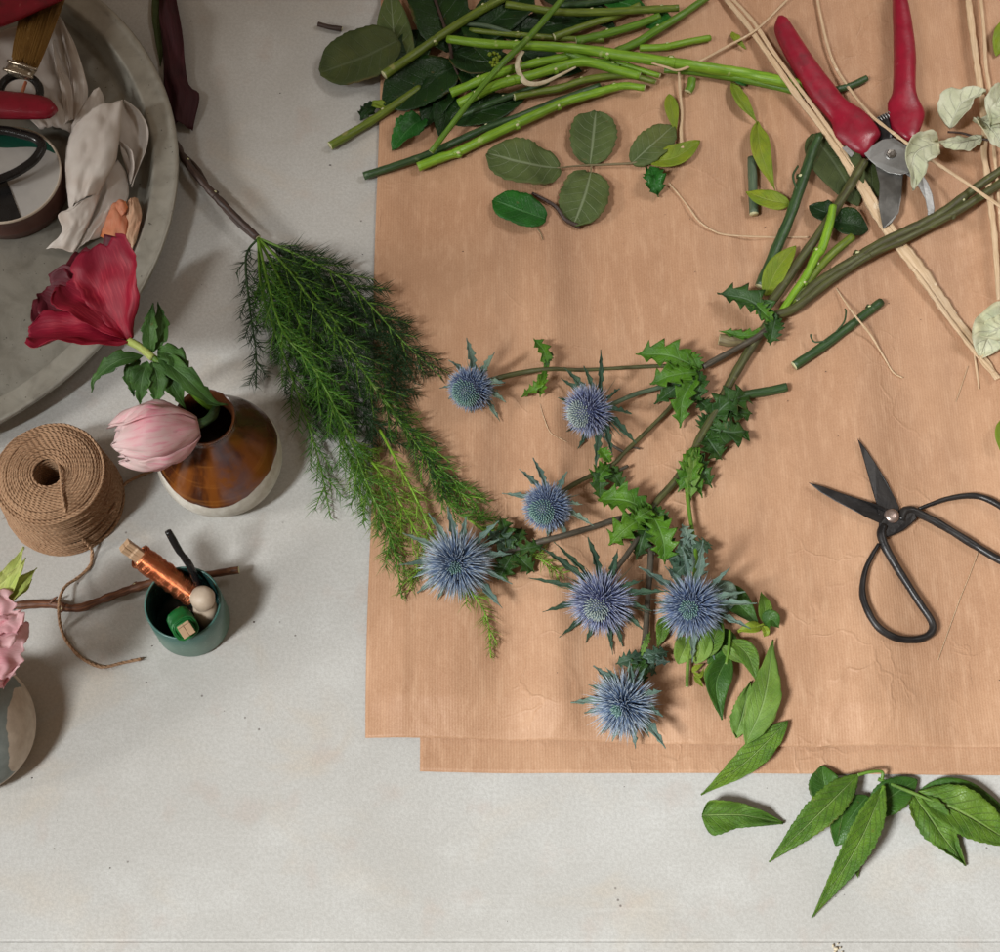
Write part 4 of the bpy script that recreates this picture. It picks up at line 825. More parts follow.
def head(px, py, h, R, tgt, mat, bead, bl, nb, seed, frac=.58, cone=.5, bmat='bract', nf=600, sz=.9):
    r = random.Random(seed); c = P(px, py, h); t = P(*tgt); ax = (t - c).normalized(); a = ax.orthogonal().normalized(); b = ax.cross(a); Rm = R * K; rc = Rm * frac
    hd = MB()
    rings = []
    for i in range(11):
        th = math.pi * (i + .05) / 10.1; rings.append([c + ax * math.cos(th) * rc * 1.05 + (a * math.cos(q) + b * math.sin(q)) * math.sin(th) * rc * .9 for q in [2 * math.pi * k / 18 for k in range(18)]])
    hd.rings(rings, vs=[0] * 11)
    ga = math.pi * (3 - math.sqrt(5)); bd = MB()
    for k in range(nf):
        ct = 1 - 1.52 * (k + .5) / nf; st = math.sqrt(1 - ct * ct); az = k * ga; o = ax * ct + (a * math.cos(az) + b * math.sin(az)) * st
        p = c + ax * ct * rc * .98 + (a * math.cos(az) + b * math.sin(az)) * st * rc * .84
        th = math.acos(ct)
        if th < cone + r.uniform(-.06, .06):
            bd.spike(p - o * .0004, o + Vector((r.uniform(-.1, .1), r.uniform(-.1, .1), 0)), Rm * .17 * r.uniform(.85, 1.2), .0021 * sz, seg=3, n=6)
        else:
            f = min(1, max(0, th - cone) / .5); l = (Rm - rc) * (.45 + .60 * f) * r.uniform(.75, 1.22)
            d = o * 1.0 + ax * (.30 * (1 - f * .6)) + Vector((r.uniform(-.12, .12), r.uniform(-.12, .12), r.uniform(-.12, .12)))
            q = p + d.normalized() * l
            if q.z < .004: continue
            hd.spike(p, d * 1.0 + (Vector((r.uniform(-.5, .5), r.uniform(-.5, .5), r.uniform(-.3, .5))) if r.random() < .12 else Vector()), l, .00105, seg=3, n=4, bend=(o * r.uniform(-.1, .14) + ax * r.uniform(-.05, .12)) * l)
            if r.random() < .5: hd.spike(p + (a * math.sin(az) - b * math.cos(az)) * .0005, d + Vector((r.uniform(-.3, .3), r.uniform(-.3, .3), r.uniform(-.3, .3))), l * .8, .0008, seg=2, n=3)
    ho = hd.build('flower_head', mat, sh); bd.build('floret_bud', bead, ho)
    bm_ = MB()
    for k in range(nb):
        az = 2 * math.pi * (k + r.uniform(-.3, .3)) / nb; rad = a * math.cos(az) + b * math.sin(az)
        p0 = c - ax * rc * .85 + rad * rc * .3; sd_ = -(rad.x * ax.x + rad.y * ax.y); L = bl * K * r.uniform(.7, 1.25) * (1.05 + .3 * sd_)
        d = (rad * 1.0 + ax * r.uniform(.05, .5)).normalized(); p1 = p0 + d * L * .5 + ax * L * .04; p2 = p0 + d * L + ax * L * .10
        for q in (p1, p2): q.z = max(q.z, surf(q.x, q.y) + .0012 + r.random() * .002)
        bm_.leaf([p0, p1, p2], r.uniform(6, 11), 'holly', serr=(5, .66), fold=.6, wave=.6, nv=18, nu=3, seed=seed * 9 + k, world=True)
    bm_.build('bract_ruff', bmat, ho, solid=LEAF_T)
    sp = MB()
    for k in range(int(nb * 1.6)):
        az = r.uniform(0, 6.283); rad = a * math.cos(az) + b * math.sin(az); p0 = c - ax * rc * .7 + rad * rc * .4; d = rad + ax * r.uniform(-.1, .6)
        L = bl * K * r.uniform(.5, .85)
        if p0.z + d.normalized().z * L > .003: sp.spike(p0, d, L, .0016, seg=3, n=4, flat=.5)
    sp.build('spine', bmat, ho)
head(470, 389, 19, 27, (444, 412, 52), 'blue', 'bead', 34, 9, 11, frac=.66, cone=.95)
head(588, 411, 21, 31, (552, 422, 34), 'violet', 'bead_pale', 48, 13, 22, frac=.60, cone=.85, bmat='bract_dark')
head(547, 507, 20, 28, (526, 528, 56), 'blue', 'bead', 36, 9, 33, frac=.64, cone=.85)
head(457, 563, 22, 38, (444, 590, 78), 'paleblue', 'bead', 50, 15, 44, frac=.40, cone=.42)
head(601, 602, 23, 36, (580, 634, 58), 'violet', 'bead_pale', 54, 14, 55, frac=.50, cone=.70, bmat='bract_dark')
head(692, 606, 25, 34, (676, 626, 84), 'blue', 'bead', 46, 15, 66, frac=.48, cone=.60)
head(624, 704, 22, 35, (600, 726, 62), 'paleblue', 'bead', 44, 14, 77, frac=.40, cone=.42)
# ================================================================== CUT STEMS
def cut_stem(label, pts, r, mat, nodes=(), group='cut stems in the pile', jit=.12, extra=None):
    x, y = pts[0][:2]; t = thing('cut_stem', label, 'stem', x, y, pts[0][2], group); stem_mesh(pts, r, mat, t, nodes=nodes, jit=jit); return t
cut_stem('olive green stem slanting up from the big dull leaf to the top edge', [(384, 75, 18), (412, 56, 18), (439, 37, 17), (468, 18, 15), (494, 3, 13), (530, -16, 12)], [5.6, 5.2, 5.4, 5.0], 'stem_olive', (.35, .72))
cut_stem('longest bright green stem, running under the red secateurs handle', [(448, 39, 24), (490, 44, 23), (540, 46, 22), (580, 49, 20), (607, 53, 18), (654, 60, 14), (700, 67, 11), (744, 74, 8), (780, 81, 6), (812, 87, 5)], [4.8, 5.4, 6.0, 6.6, 7.2, 6.6], 'stem_bright', (.2, .45, .62))
cut_stem('slender straight stem crossing over the pile towards the top', [(431, 152, 20), (450, 127, 26), (471, 100, 31), (500, 66, 33), (530, 36, 30), (570, -10, 26)], [3.4, 3.6, 3.8, 3.6], 'stem_mid', (.3,))
cut_stem('bright green stem with a torn pale end beside the slender straight one', [(451, 93, 13), (468, 86, 14), (484, 79, 14), (510, 70, 14), (536, 63, 14), (570, 56, 13), (604, 50, 12)], [5.8, 5.2, 5.0], 'stem_bright', (.2, .6))
cut_stem('thick light green stem below the longest stem, ending in a split tip', [(459, 104, 16), (480, 93, 18), (500, 84, 19), (530, 76, 19), (560, 67, 18), (585, 62, 17), (617, 70, 13), (640, 76, 9)], [5.8, 6.0, 5.8, 5.4, 5.0], 'stem_bright', (.3, .55))
cut_stem('dark green stem with its tip over the left edge of the paper', [(364, 176, 5), (398, 165, 6), (431, 153, 7), (484, 129, 8), (520, 116, 8), (560, 100, 8), (600, 86, 7)], [4.6, 4.4, 4.2, 4.0], 'stem_dark', (.5,))
cut_stem('knotty bright stem lowest in the pile beside the rose leaflets', [(418, 167, 7), (440, 158, 8), (458, 152, 9), (490, 136, 10), (518, 123, 11), (540, 113, 11), (565, 102, 11), (595, 93, 10), (623, 86, 9), (645, 88, 7)], [5.6, 5.6, 5.8, 5.4, 5.2, 4.0], 'stem_bright', (.17, .43, .63, .88))
cut_stem('olive stem lying between the knotty stem and the thick light one', [(514, 97, 9), (538, 92, 10), (560, 88, 10), (585, 80, 10), (612, 76, 9), (632, 76, 8), (656, 82, 5)], [4.2, 4.4, 4.2, 3.2], 'stem_olive', (.5,))
cut_stem('yellowish stem sticking out over the stone left of the paper', [(330, 146, 6), (350, 134, 6), (370, 122, 6), (392, 107, 5), (420, 88, 5)], [5.2, 5.0, 4.8], 'stem_olive', (.6,))
cut_stem('short brownish green stem end above the longest stem', [(554, 37, 12), (576, 29, 12), (596, 22, 11), (614, 17, 9), (640, 5, 8)], [4.6, 4.4, 4.0], 'stem_olive')
cut_stem('bright stem end below the highest crossing stem', [(576, 41, 10), (606, 34, 10), (637, 25, 10), (660, 16, 9)], [5.2, 5.0, 4.6], 'stem_mid', (.4,))
cut_stem('olive stem lying nearly level along the top of the pile', [(506, 4, 8), (530, 8, 12), (560, 12, 15), (600, 12, 15), (640, 10, 14), (679, 8, 12)], [4.6, 4.6, 4.8, 4.2], 'stem_olive', (.5, .92))
cut_stem('green stem rising to the top edge right of the pile', [(616, 52, 6), (638, 42, 9), (654, 32, 12), (680, 16, 12), (712, -6, 10)], [5.2, 5.0, 4.2, 4.4], 'stem_mid', (.42,))
cut_stem('short stem end pointing right above the longest stem', [(640, 48, 7), (664, 47, 7), (688, 42, 6), (710, 38, 5)], [4.4, 4.2, 3.8], 'stem_bright', (.4,))
cut_stem('short green stem tip poking out below the longest stem at a torn node', [(566, 53, 16), (586, 60, 16), (604, 64, 15), (618, 68, 13)], [4.0, 5.0, 4.6], 'stem_mid', (.9,))
cut_stem('dark green stem lying close under the right end of the longest stem', [(664, 70, 5), (700, 73, 5), (750, 81, 5), (806, 94, 4)], [3.6, 4.4, 4.4], 'stem_mid', (.4,))
cut_stem('thin bright stem below the torn node right of the peel', [(592, 60, 9), (620, 64, 9), (660, 76, 7)], [3.4, 3.8, 3.2], 'stem_bright', (.5,))
cut_stem('thin olive stem running parallel above the longest stem', [(470, 30, 8), (510, 34, 9), (560, 38, 9), (604, 40, 8)], [3.2, 3.6, 3.4], 'stem_olive', (.4,))
cut_stem('dark stem between the slender straight stem and the dark green stem', [(456, 118, 6), (500, 100, 7), (548, 82, 7)], [3.6, 3.8, 3.4], 'stem_dark', (.5,))
cut_stem('dark stem crossing the top edge of the pile', [(560, 6, 8), (600, 2, 8), (640, -6, 7), (690, -14, 6)], [4.2, 4.0], 'stem_dark')
cut_stem('pale leaf stalk half hidden under the crossing stems', [(462, 24, 10), (482, 25, 11), (499, 29, 11), (523, 37, 9)], [2.4, 2.6, 2.2], 'stem_grey')
t = cut_stem('blue green cut stem with white end beside the yellow leaf', [(760, 287, 6), (774, 254, 8), (788, 222, 10), (800, 188, 12), (812, 152, 12), (819, 136, 12)], [6.4, 6.2, 6.0, 5.4], 'stem_dark', (.7,), 'stems by the secateurs')
m = MB(); m.tube([P(797, 190, 14), P(793, 176, 15), P(798, 166, 14)], .001, n=6); m.build('shoot_scar', 'stem_dark', t)
cut_stem('brown green stem running down from the blades of the secateurs', [(769, 305, 6), (784, 284, 8), (798, 263, 10), (813, 242, 11), (827, 222, 12), (846, 192, 12), (864, 162, 10)], [5.2, 5.2, 5.4, 5.8], 'stem_brown', (.55,), 'stems by the secateurs')
cut_stem('pale green sprouting stem between the brown stem and the twin stems', [(779, 316, 8), (792, 296, 12), (806, 276, 14), (816, 256, 16), (822, 248, 17), (830, 222, 18), (833, 206, 18)], [4.2, 4.4, 5.2, 4.4], 'stem_bright', (.33, .6), 'stems by the secateurs')
cut_stem('short olive stem beneath the pale green sprouting stem', [(790, 304, 6), (812, 276, 9), (832, 254, 10), (852, 237, 10)], [4.8, 4.8, 5.0], 'stem_olive', (.5,), 'stems by the secateurs')
cut_stem('dark upper stem of the two running to the right edge', [(797, 302, 6), (815, 285, 8), (850, 263, 10), (875, 247, 11), (901, 234, 12), (940, 214, 12), (978, 186, 11), (1012, 163, 10)], [5.6, 6.4, 6.0, 5.2, 4.8], 'stem_brown', (.3, .75), 'stems by the secateurs')
t = cut_stem('loose dark green stem piece with curled hairs on bare paper', [(794, 366, 5), (822, 347, 5), (850, 326, 5), (881, 302, 5)], [5.2, 5.4, 5.2, 5.0], 'stem_dark', (.88,), 'loose stem pieces')
m = MB(); m.tube([P(826, 341, 9), P(815, 342, 9), P(811, 337, 9), P(811, 334, 10)], .0008, n=6); m.tube([P(836, 332, 9), P(844, 322, 10), P(846, 312, 10), P(845, 309, 9)], .0008, n=6); m.build('curled_hair', 'stem_dark', t)
cut_stem('short dark stem stub poking out from under the dark spiny leaves', [(736, 398, 5), (752, 394, 5), (770, 391, 5), (787, 387, 5)], [5.0, 5.2, 5.0], 'stem_dark', (), 'loose stem pieces')
cut_stem('pale cut stub hidden under the spiny leaf at the stem fork', [(719, 339, 5), (732, 341, 5), (748, 338, 5)], [6.4, 6.6], 'petiole_tan', (), 'loose stem pieces')
cut_stem('grey green stub standing behind the twisted yellow green leaf', [(754, 214, 5), (753, 190, 5), (752, 158, 5)], [5.4, 5.2], 'stem_grey', (), 'loose stem pieces')
cut_stem('dark stub end by the red handle of the secateurs', [(836, 90, 4), (853, 85, 4), (867, 78, 4)], [4.2, 4.0], 'stem_dark', (), 'loose stem pieces')
cut_stem('tiny green stub below the longest stem', [(688, 92, 4), (691, 86, 5), (692, 79, 5)], [5.2, 5.0], 'stem_mid', (), 'loose stem pieces')
cut_stem('tiny dark twig end left of the big dull leaf', [(318, 24, 4), (329, 27, 4), (342, 29, 4)], [3.0, 3.2], 'petiole', (), 'loose stem pieces')
# ================================================================== LEAVES IN THE PILE
for pts, w, mt, lb, kw in [
    ([(399, 40, 12), (362, 58, 14), (320, 73, 7)], 66, 'rose_grey', 'big round dull green leaf hanging over the paper edge', dict(prof='round', roll=.1, serr=(16, .05))),
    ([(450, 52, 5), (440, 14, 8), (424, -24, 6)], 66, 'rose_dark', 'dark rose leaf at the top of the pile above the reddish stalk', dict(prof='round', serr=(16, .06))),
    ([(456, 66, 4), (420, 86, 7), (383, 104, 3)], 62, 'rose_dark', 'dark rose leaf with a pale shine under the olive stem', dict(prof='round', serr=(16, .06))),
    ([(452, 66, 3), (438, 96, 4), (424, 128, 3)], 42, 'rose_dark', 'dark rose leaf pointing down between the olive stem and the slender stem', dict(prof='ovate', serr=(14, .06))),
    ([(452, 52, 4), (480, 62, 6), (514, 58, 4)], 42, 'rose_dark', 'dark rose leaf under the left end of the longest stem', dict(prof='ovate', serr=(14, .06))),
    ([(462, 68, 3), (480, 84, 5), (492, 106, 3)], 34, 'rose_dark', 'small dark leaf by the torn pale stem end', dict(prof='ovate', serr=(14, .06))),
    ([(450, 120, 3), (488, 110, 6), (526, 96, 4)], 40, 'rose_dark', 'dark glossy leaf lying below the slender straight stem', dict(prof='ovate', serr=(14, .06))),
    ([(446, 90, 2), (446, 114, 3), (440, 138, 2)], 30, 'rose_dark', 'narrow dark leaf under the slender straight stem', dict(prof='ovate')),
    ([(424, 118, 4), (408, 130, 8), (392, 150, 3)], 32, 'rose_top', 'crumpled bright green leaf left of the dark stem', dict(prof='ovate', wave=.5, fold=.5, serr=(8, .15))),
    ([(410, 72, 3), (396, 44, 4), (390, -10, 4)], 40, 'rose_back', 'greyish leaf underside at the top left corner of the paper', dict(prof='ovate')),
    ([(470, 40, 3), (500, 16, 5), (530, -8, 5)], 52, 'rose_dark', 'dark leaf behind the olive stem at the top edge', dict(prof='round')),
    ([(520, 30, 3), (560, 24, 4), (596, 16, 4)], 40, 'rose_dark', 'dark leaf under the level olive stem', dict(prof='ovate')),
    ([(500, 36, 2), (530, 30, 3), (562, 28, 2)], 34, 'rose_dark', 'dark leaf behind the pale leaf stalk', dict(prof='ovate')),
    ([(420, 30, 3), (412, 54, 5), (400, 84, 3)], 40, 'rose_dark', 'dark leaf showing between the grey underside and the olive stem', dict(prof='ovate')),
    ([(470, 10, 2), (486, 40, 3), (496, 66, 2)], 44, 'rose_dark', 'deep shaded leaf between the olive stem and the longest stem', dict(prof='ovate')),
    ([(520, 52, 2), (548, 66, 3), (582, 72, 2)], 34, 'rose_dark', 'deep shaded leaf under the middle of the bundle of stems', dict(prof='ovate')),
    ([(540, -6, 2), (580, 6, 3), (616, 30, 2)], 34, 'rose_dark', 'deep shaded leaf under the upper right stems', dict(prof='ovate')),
    ([(600, -2, 3), (625, 4, 6), (650, 14, 4)], 28, 'rose_top', 'green leaf curled under the level stem near the top edge', dict(prof='ovate')),
    ([(374, 104, 4), (366, 112, 8), (360, 120, 4)], 18, 'rose_dark', 'small curled dark scrap on the stone at the paper edge', dict(prof='holly', serr=(4, .4), wave=.8)),
    ([(388, 108, 3), (376, 104, 6), (366, 106, 3)], 12, 'lime', 'small yellow green leaf scrap by the yellowish stem', dict(prof='lance', wave=.5)),
    ([(664, 12, 5), (660, 22, 8), (644, 26, 5)], 22, 'rose_top', 'small leaf bent beneath the level olive stem tip', dict(prof='ovate', wave=.4))]:
    loose_leaf(pts, w, mt, lb, **kw)
t = thing('leaf_stalk', 'thin reddish leaf stalk running down through the dark leaves', 'leaf stalk', 445, 28, 8)
stem_mesh([(432, -10, 9), (438, 8, 10), (445, 28, 11), (450, 46, 10), (453, 62, 9), (459, 76, 7), (463, 84, 5)], [1.9, 1.8, 2.1, 1.5], 'petiole', t, cut=False, nodes=(.4, .75))
t = thing('bud_cluster', 'tiny pale green bud cluster on a stem in the pile', 'bud', 494, 60, 18); m = MB()
for k in range(16): m.ball(P(494 + rnd.uniform(-6, 6), 60 + rnd.uniform(-7, 7), 20 + rnd.uniform(-2, 3)), rnd.uniform(.0012, .0024), 8, 6)
m.build('bud', 'lime', t)
# rose leaf spray --------------------------------------------------------
rl = thing('rose_leaf', 'rose leaf with grey green leaflets lying under the cut stems', 'leaf', 594, 165, 3)
stem_mesh([(557, 168, 4), (575, 166, 4), (594, 165, 4), (615, 164, 4), (633, 163, 4), (650, 159, 3)], [1.0, 1.2, 1.4, 1.5], 'petiole_tan', rl, 'leaf_stalk', cut=False)
for pts, w, mt in [([(560, 168.5, 4), (524, 163, 8), (487, 153, 4)], 58, 'rose_back'), ([(590, 164, 4), (593, 138, 8), (596, 111, 5)], 53, 'rose_back'), ([(591, 172, 4), (584, 198, 8), (573, 226, 3)], 54, 'rose_back'), ([(632, 163, 4), (652, 145, 8), (673, 126, 4)], 37, 'rose_back')]:
    leaf(rl, pts, w, mt, 'leaflet', prof='round', serr=(18, .09), fold=-.08, curl=.2, wave=.2)
stem_mesh([(591, 165, 4), (591, 174, 4)], [1.0, .9], 'petiole_tan', rl, 'leaf_stalk', cut=False)
t = thing('rose_leaf', 'single glossy bright green rose leaflet on a dark stalk below the grey ones', 'leaf', 546, 215, 3)
leaf(t, [(546, 219, 3), (521, 211, 7), (493, 200, 3)], 40, 'rose_top', 'leaflet', prof='round', serr=(16, .06), wave=.15)
stem_mesh([(532, 193, 3), (545, 200, 3), (556, 207, 3), (566, 220, 3), (580, 227, 3)], [1.6, 2.2, 2.4, 2.8], 'petiole', t, 'leaf_stalk', cut=False); stem_mesh([(537, 228, 2), (541, 234, 2), (543, 240, 2)], [.6, .5], 'petiole_tan', t, 'leaf_tip', cut=False)
for pts, w, mt, lb, kw in [
    ([(648, 161, 3), (674, 158, 6), (700, 141, 3)], 26, 'lime', 'olive yellow leaf half under the small grey leaflet', dict(prof='ovate', fold=.4)),
    ([(669, 94, 2), (672, 112, 4), (676, 134, 3)], 17, 'lime', 'narrow yellow green leaf below the longest stem', dict(prof='lance')),
    ([(650, 168, 4), (655, 182, 10), (658, 197, 3)], 26, 'rose_top', 'curled dark green leaf scrap below the olive yellow leaf', dict(prof='holly', wave=1.0, fold=.6, serr=(5, .4))),
    ([(731, 82, 4), (742, 102, 8), (757, 122, 4)], 19, 'lime', 'upper twisted yellow green leaf beside the raffia', dict(prof='lance', roll=[.6, -.3], wave=.3)),
    ([(757, 122, 4), (761, 152, 10), (775, 190, 4)], 25, 'lime', 'middle twisted yellow green leaf above the grey green stub', dict(prof='lance', roll=[.5, -.5], wave=.3)),
    ([(790, 204, 5), (768, 200, 10), (746, 192, 7)], 23, 'lime', 'flat yellow green leaf crossing the grey green stub', dict(prof='ovate', fold=.2)),
    ([(733, 72, 3), (740, 80, 6), (746, 86, 3)], 16, 'rose_top', 'tiny dark leaf bit under the longest stem', dict(prof='ovate')),
    ([(732, 32, 3), (737, 40, 5), (746, 49, 3)], 11, 'lime', 'tiny green leaf bit on bare paper above the longest stem', dict(prof='lance', wave=.4)),
    ([(812, 134, 3), (836, 166, 5), (858, 206, 3)], 56, 'rose_grey', 'wide grey green leaf beneath the secateurs blades', dict(prof='ovate')),
    ([(873, 200, 2), (872, 180, 3), (870, 158, 2)], 22, 'rose_grey', 'grey leaf edge showing left of the cutting blade', dict(prof='ovate')),
    ([(840, 214, 5), (824, 212, 7), (809, 206, 4)], 27, 'rose_dark', 'dark leaf half crossing the brown stem on its left', dict(prof='ovate')),
    ([(832, 222, 5), (850, 224, 8), (868, 230, 3)], 34, 'rose_dark', 'dark pointed leaf right of the brown green stem', dict(prof='ovate', fold=.3)),
    ([(765, 296, 6), (778, 268, 10), (796, 246, 7)], 23, 'lime', 'broad lime leaf tip between blue green and brown stems', dict(prof='ovate', fold=.4)),
    ([(1004, 418, 4), (1000, 436, 8), (1002, 456, 4)], 13, 'lime', 'lime leaf at the right edge above the black scissors', dict(prof='lance')),
    ([(1014, 20, 4), (1002, 38, 8), (996, 56, 4)], 24, 'lime', 'lime leaf at the right edge by the raffia', dict(prof='ovate', wave=.4)),
    # lower right
    ([(702, 815, 4), (740, 815, 8), (783, 823, 3)], 36, 'lance', 'folded leaf lying alone on the stone below the paper', dict(prof='wedge', serr=(14, .08), fold=.6, roll=[-.5, -.1], wave=.5)),
    ([(788, 721, 6), (746, 762, 7), (701, 795, 3)], 29, 'lance', 'pointed leaf crossing the lower edge of the paper', dict(prof='lance', serr=(20, .10), fold=.3)),
    ([(746, 744, 6), (764, 700, 10), (773, 640, 6)], 35, 'lance_pale', 'long pale leaf standing on the paper above the pointed leaf', dict(prof='lance', serr=(20, .10), fold=.3, wave=.25)),
    ([(736, 738, 2), (744, 708, 3), (750, 682, 2)], 26, 'lance_pale', 'crinkled pale leaf half under the long pale one', dict(prof='lance', wave=.6, serr=(12, .2))),
    ([(729, 655, 10), (716, 684, 10), (722, 720, 4)], 28, 'lance_dark', 'dark glossy leaf pointing down below the thistles', dict(prof='lance', fold=.45, roll=.2)),
    ([(706, 684, 6), (714, 670, 9), (728, 656, 8)], 16, 'lance', 'short leaf folded over the dark glossy one', dict(prof='lance', fold=.3)),
    ([(731, 640, 10), (748, 656, 10), (757, 682, 6)], 22, 'lance', 'curved leaf left of the long pale leaf', dict(prof='lance', fold=.3)),
    ([(722, 646, 10), (732, 655, 11), (744, 664, 7)], 12, 'lance_pale', 'small pale leaf tip lying across the curved leaf', dict(prof='lance')),
    ([(706, 658, 9), (716, 634, 14), (722, 616, 12)], 20, 'lance', 'upright green leaf right under the thistle head', dict(prof='lance', fold=.4)),
    ([(689, 638, 6), (683, 652, 8), (678, 664, 4)], 22, 'lance_pale', 'pale leaf half left of the short cut stalk', dict(prof='ovate', roll=.2)),
    ([(692, 634, 6), (700, 648, 9), (696, 664, 4)], 26, 'lance_pale', 'pale leaf half right of the short cut stalk', dict(prof='ovate', roll=-.2)),
    ([(716, 586, 9), (738, 604, 9), (760, 627, 6)], 28, 'lance_dark', 'dark narrow leaf behind the thistle pointing to the small shoot', dict(prof='lance', fold=.4)),
    ([(714, 582, 14), (722, 598, 15), (726, 614, 10)], 30, 'bract', 'blue green leaf tucked behind the right thistle head', dict(prof='ovate', fold=.4)),
    ([(664, 616, 5), (662, 634, 8), (657, 648, 4)], 15, 'lance', 'green leaf left under the right thistle head', dict(prof='lance')),
    ([(720, 628, 4), (722, 648, 6), (708, 664, 4)], 28, 'lance_dark', 'shaded leaf in the middle of the leaf heap under the thistle', dict(prof='ovate'))]:
    loose_leaf(pts, w, mt, lb, **kw)
t = thing('leafy_shoot', 'small three leaved shoot tip right of the thistle heads', 'shoot', 762, 626, 5)
stem_mesh([(738, 632, 5), (752, 628, 6), (764, 624, 7)], [1.4, 1.2], 'lime', t, cut=False)
for pts, w, mt in [([(763, 622, 6), (765, 608, 10), (761, 592, 6)], 15, 'lance'), ([(764, 624, 6), (772, 620, 11), (779, 628, 8)], 20, 'lance_dark'), ([(762, 627, 5), (750, 628, 8), (737, 631, 4)], 13, 'lime'), ([(763, 626, 8), (766, 632, 9), (764, 637, 4)], 8, 'lime')]:
    leaf(t, pts, w, mt, prof='lance', fold=.4)
t = thing('leaf_stalk', 'short pale cut leaf stalk hanging below the right thistle head', 'leaf stalk', 688, 660, 5)
stem_mesh([(687, 687, 6), (688, 664, 7), (691, 636, 8)], [1.9, 1.9, 1.7], 'lance_pale', t)
t = thing('leaf_stalk', 'thin green stalk lying on the heap of leaves below the thistles', 'leaf stalk', 728, 650, 12)
stem_mesh([(726, 664, 11), (729, 648, 13), (730, 630, 13)], [1.6, 1.4], 'stem_mid', t)
t = thing('leaf_scrap', 'tiny yellowish leaf base below the heap of leaves', 'leaf scrap', 699, 676, 3); m = MB()
m.leaf([(692, 672, 5), (696, 668, 6), (703, 664, 6)], 6, 'lance'); m.leaf([(694, 676, 4), (699, 682, 5), (703, 687, 3)], 6, 'lance'); m.leaf([(693, 672, 5), (700, 676, 7), (704, 668, 6)], 5, 'lance')
m.build('leaf', 'lime', t, solid=LEAF_T)
def sprig(label, leaves, stems):
    t = thing('leaf_sprig', label, 'leaf sprig', *leaves[0][0][0][:2], 2, 'leafy sprigs on the stone')
    for pts, w, mt, kw in leaves: leaf(t, pts, w, mt, **kw)
    for pts, r, mt in stems: stem_mesh(pts, r, mt, t)
    return t
sprig('leafy sprig of long serrated leaves lying at the lower paper edge', [
    ([(858, 775, 12), (818, 815, 16), (769, 862, 4)], 34, 'lance', dict(prof='lance', serr=(22, .12), fold=.4, wave=.2, nv=60)),
    ([(884, 786, 18), (858, 845, 18), (812, 918, 3)], 31, 'lance', dict(prof='lance', serr=(24, .12), fold=.6, wave=.2, nv=64)),
    ([(836, 802, 3), (826, 788, 5), (822, 766, 4)], 34, 'lance_dark', dict(prof='ovate', serr=(12, .08), fold=.5, roll=.2)),
    ([(872, 812, 5), (892, 796, 9), (917, 780, 6)], 32, 'lance_dark', dict(prof='ovate', serr=(14, .08), fold=.3)),
    ([(864, 800, 4), (848, 818, 8), (836, 846, 2)], 36, 'lance_dark', dict(prof='ovate', serr=(14, .08), fold=.3)),
    ([(868, 796, 9), (856, 810, 10), (838, 836, 6)], 24, 'lance_dark', dict(prof='lance', fold=.3)),
    ([(852, 856, 2), (856, 868, 5), (858, 878, 2)], 9, 'lance', dict(prof='lance'))],
    [([(858, 775, 13), (870, 772, 14), (882, 772, 14), (882, 780, 12)], [1.8, 1.6, 1.8], 'stem_mid'), ([(884, 786, 18), (878, 796, 17), (872, 806, 12)], [2.2, 1.8], 'stem_mid')])
sprig('light green three lobed leaf on a stalk at the lower right corner', [
    ([(918, 792, 9), (966, 815, 15), (1026, 852, 3)], 50, 'lance', dict(prof='lance', serr=(18, .08), fold=.2, curl=.1, wave=.25, nv=44)),
    ([(912, 792, 7), (934, 824, 12), (965, 866, 2)], 38, 'lance', dict(prof='lance', serr=(12, .12), fold=.3, wave=.4, nv=40)),
    ([(920, 790, 5), (964, 796, 8), (1014, 816, 5)], 32, 'lance_dark', dict(prof='lance', fold=.25))],
    [([(878, 779, 10), (898, 787, 11), (920, 796, 12), (944, 806, 15)], [2.1, 1.9, 1.2], 'lance_pale')])
# ================================================================== SECATEURS AND SCISSORS
def zp(pts, s, ox, oy): return [(x / s + ox, y / s + oy) for x, y in pts]
sc = thing('secateurs', 'open red handled secateurs with grey blades at the top right', 'secateurs', 891, 155, 4)
Z = lambda *p: zp(p, 3.125, 680, 0)
m = MB(); m.handle(Z((299, 62), (294, 82), (302, 115), (345, 202), (400, 292), (440, 342), (472, 382), (482, 425), (510, 452), (545, 478), (572, 492)), Z((314, 50), (335, 62), (362, 102), (420, 190), (480, 268), (522, 318), (572, 348), (612, 388), (628, 420), (610, 445), (592, 478)), [14, 17, 18, 18, 17, 15, 15, 12], 11, seg=44, n=18); m.build('handle', 'red', sc)
m = MB(); m.handle(Z((664, -40), (665, 20), (667, 90), (668, 180), (664, 285), (648, 325), (655, 370), (664, 405), (690, 436)), Z((700, -40), (714, 20), (727, 90), (737, 180), (738, 290), (764, 350), (760, 380), (748, 412), (736, 446)), [16, 17, 18, 18, 16, 13, 10], 11, seg=44, n=18); m.build('handle', 'red', sc)
m = MB(); m.prism(Z((575, 480), (600, 455), (632, 436), (668, 430), (690, 445), (716, 462), (728, 478), (722, 510), (716, 540), (690, 546), (650, 540), (615, 520), (590, 498)), 12.6, 15.0); m.build('pivot_plate', 'steel', sc, smooth=False, bevel=.0005)
m = MB(); m.prism(Z((604, 496), (612, 525), (624, 575), (620, 640), (634, 716), (662, 697), (684, 664), (693, 610), (696, 560), (700, 520), (660, 470)), 9.6, 11.8); m.build('cutting_blade', 'blade', sc, smooth=False, bevel=.0006)
m = MB(); m.prism(Z((690, 532), (722, 556), (748, 588), (766, 622), (774, 660), (770, 702), (778, 708), (791, 690), (796, 650), (790, 610), (776, 572), (758, 545), (735, 515), (712, 480)), 7.6, 12.2); m.build('hook_blade', 'steel', sc, smooth=False, bevel=.0006)
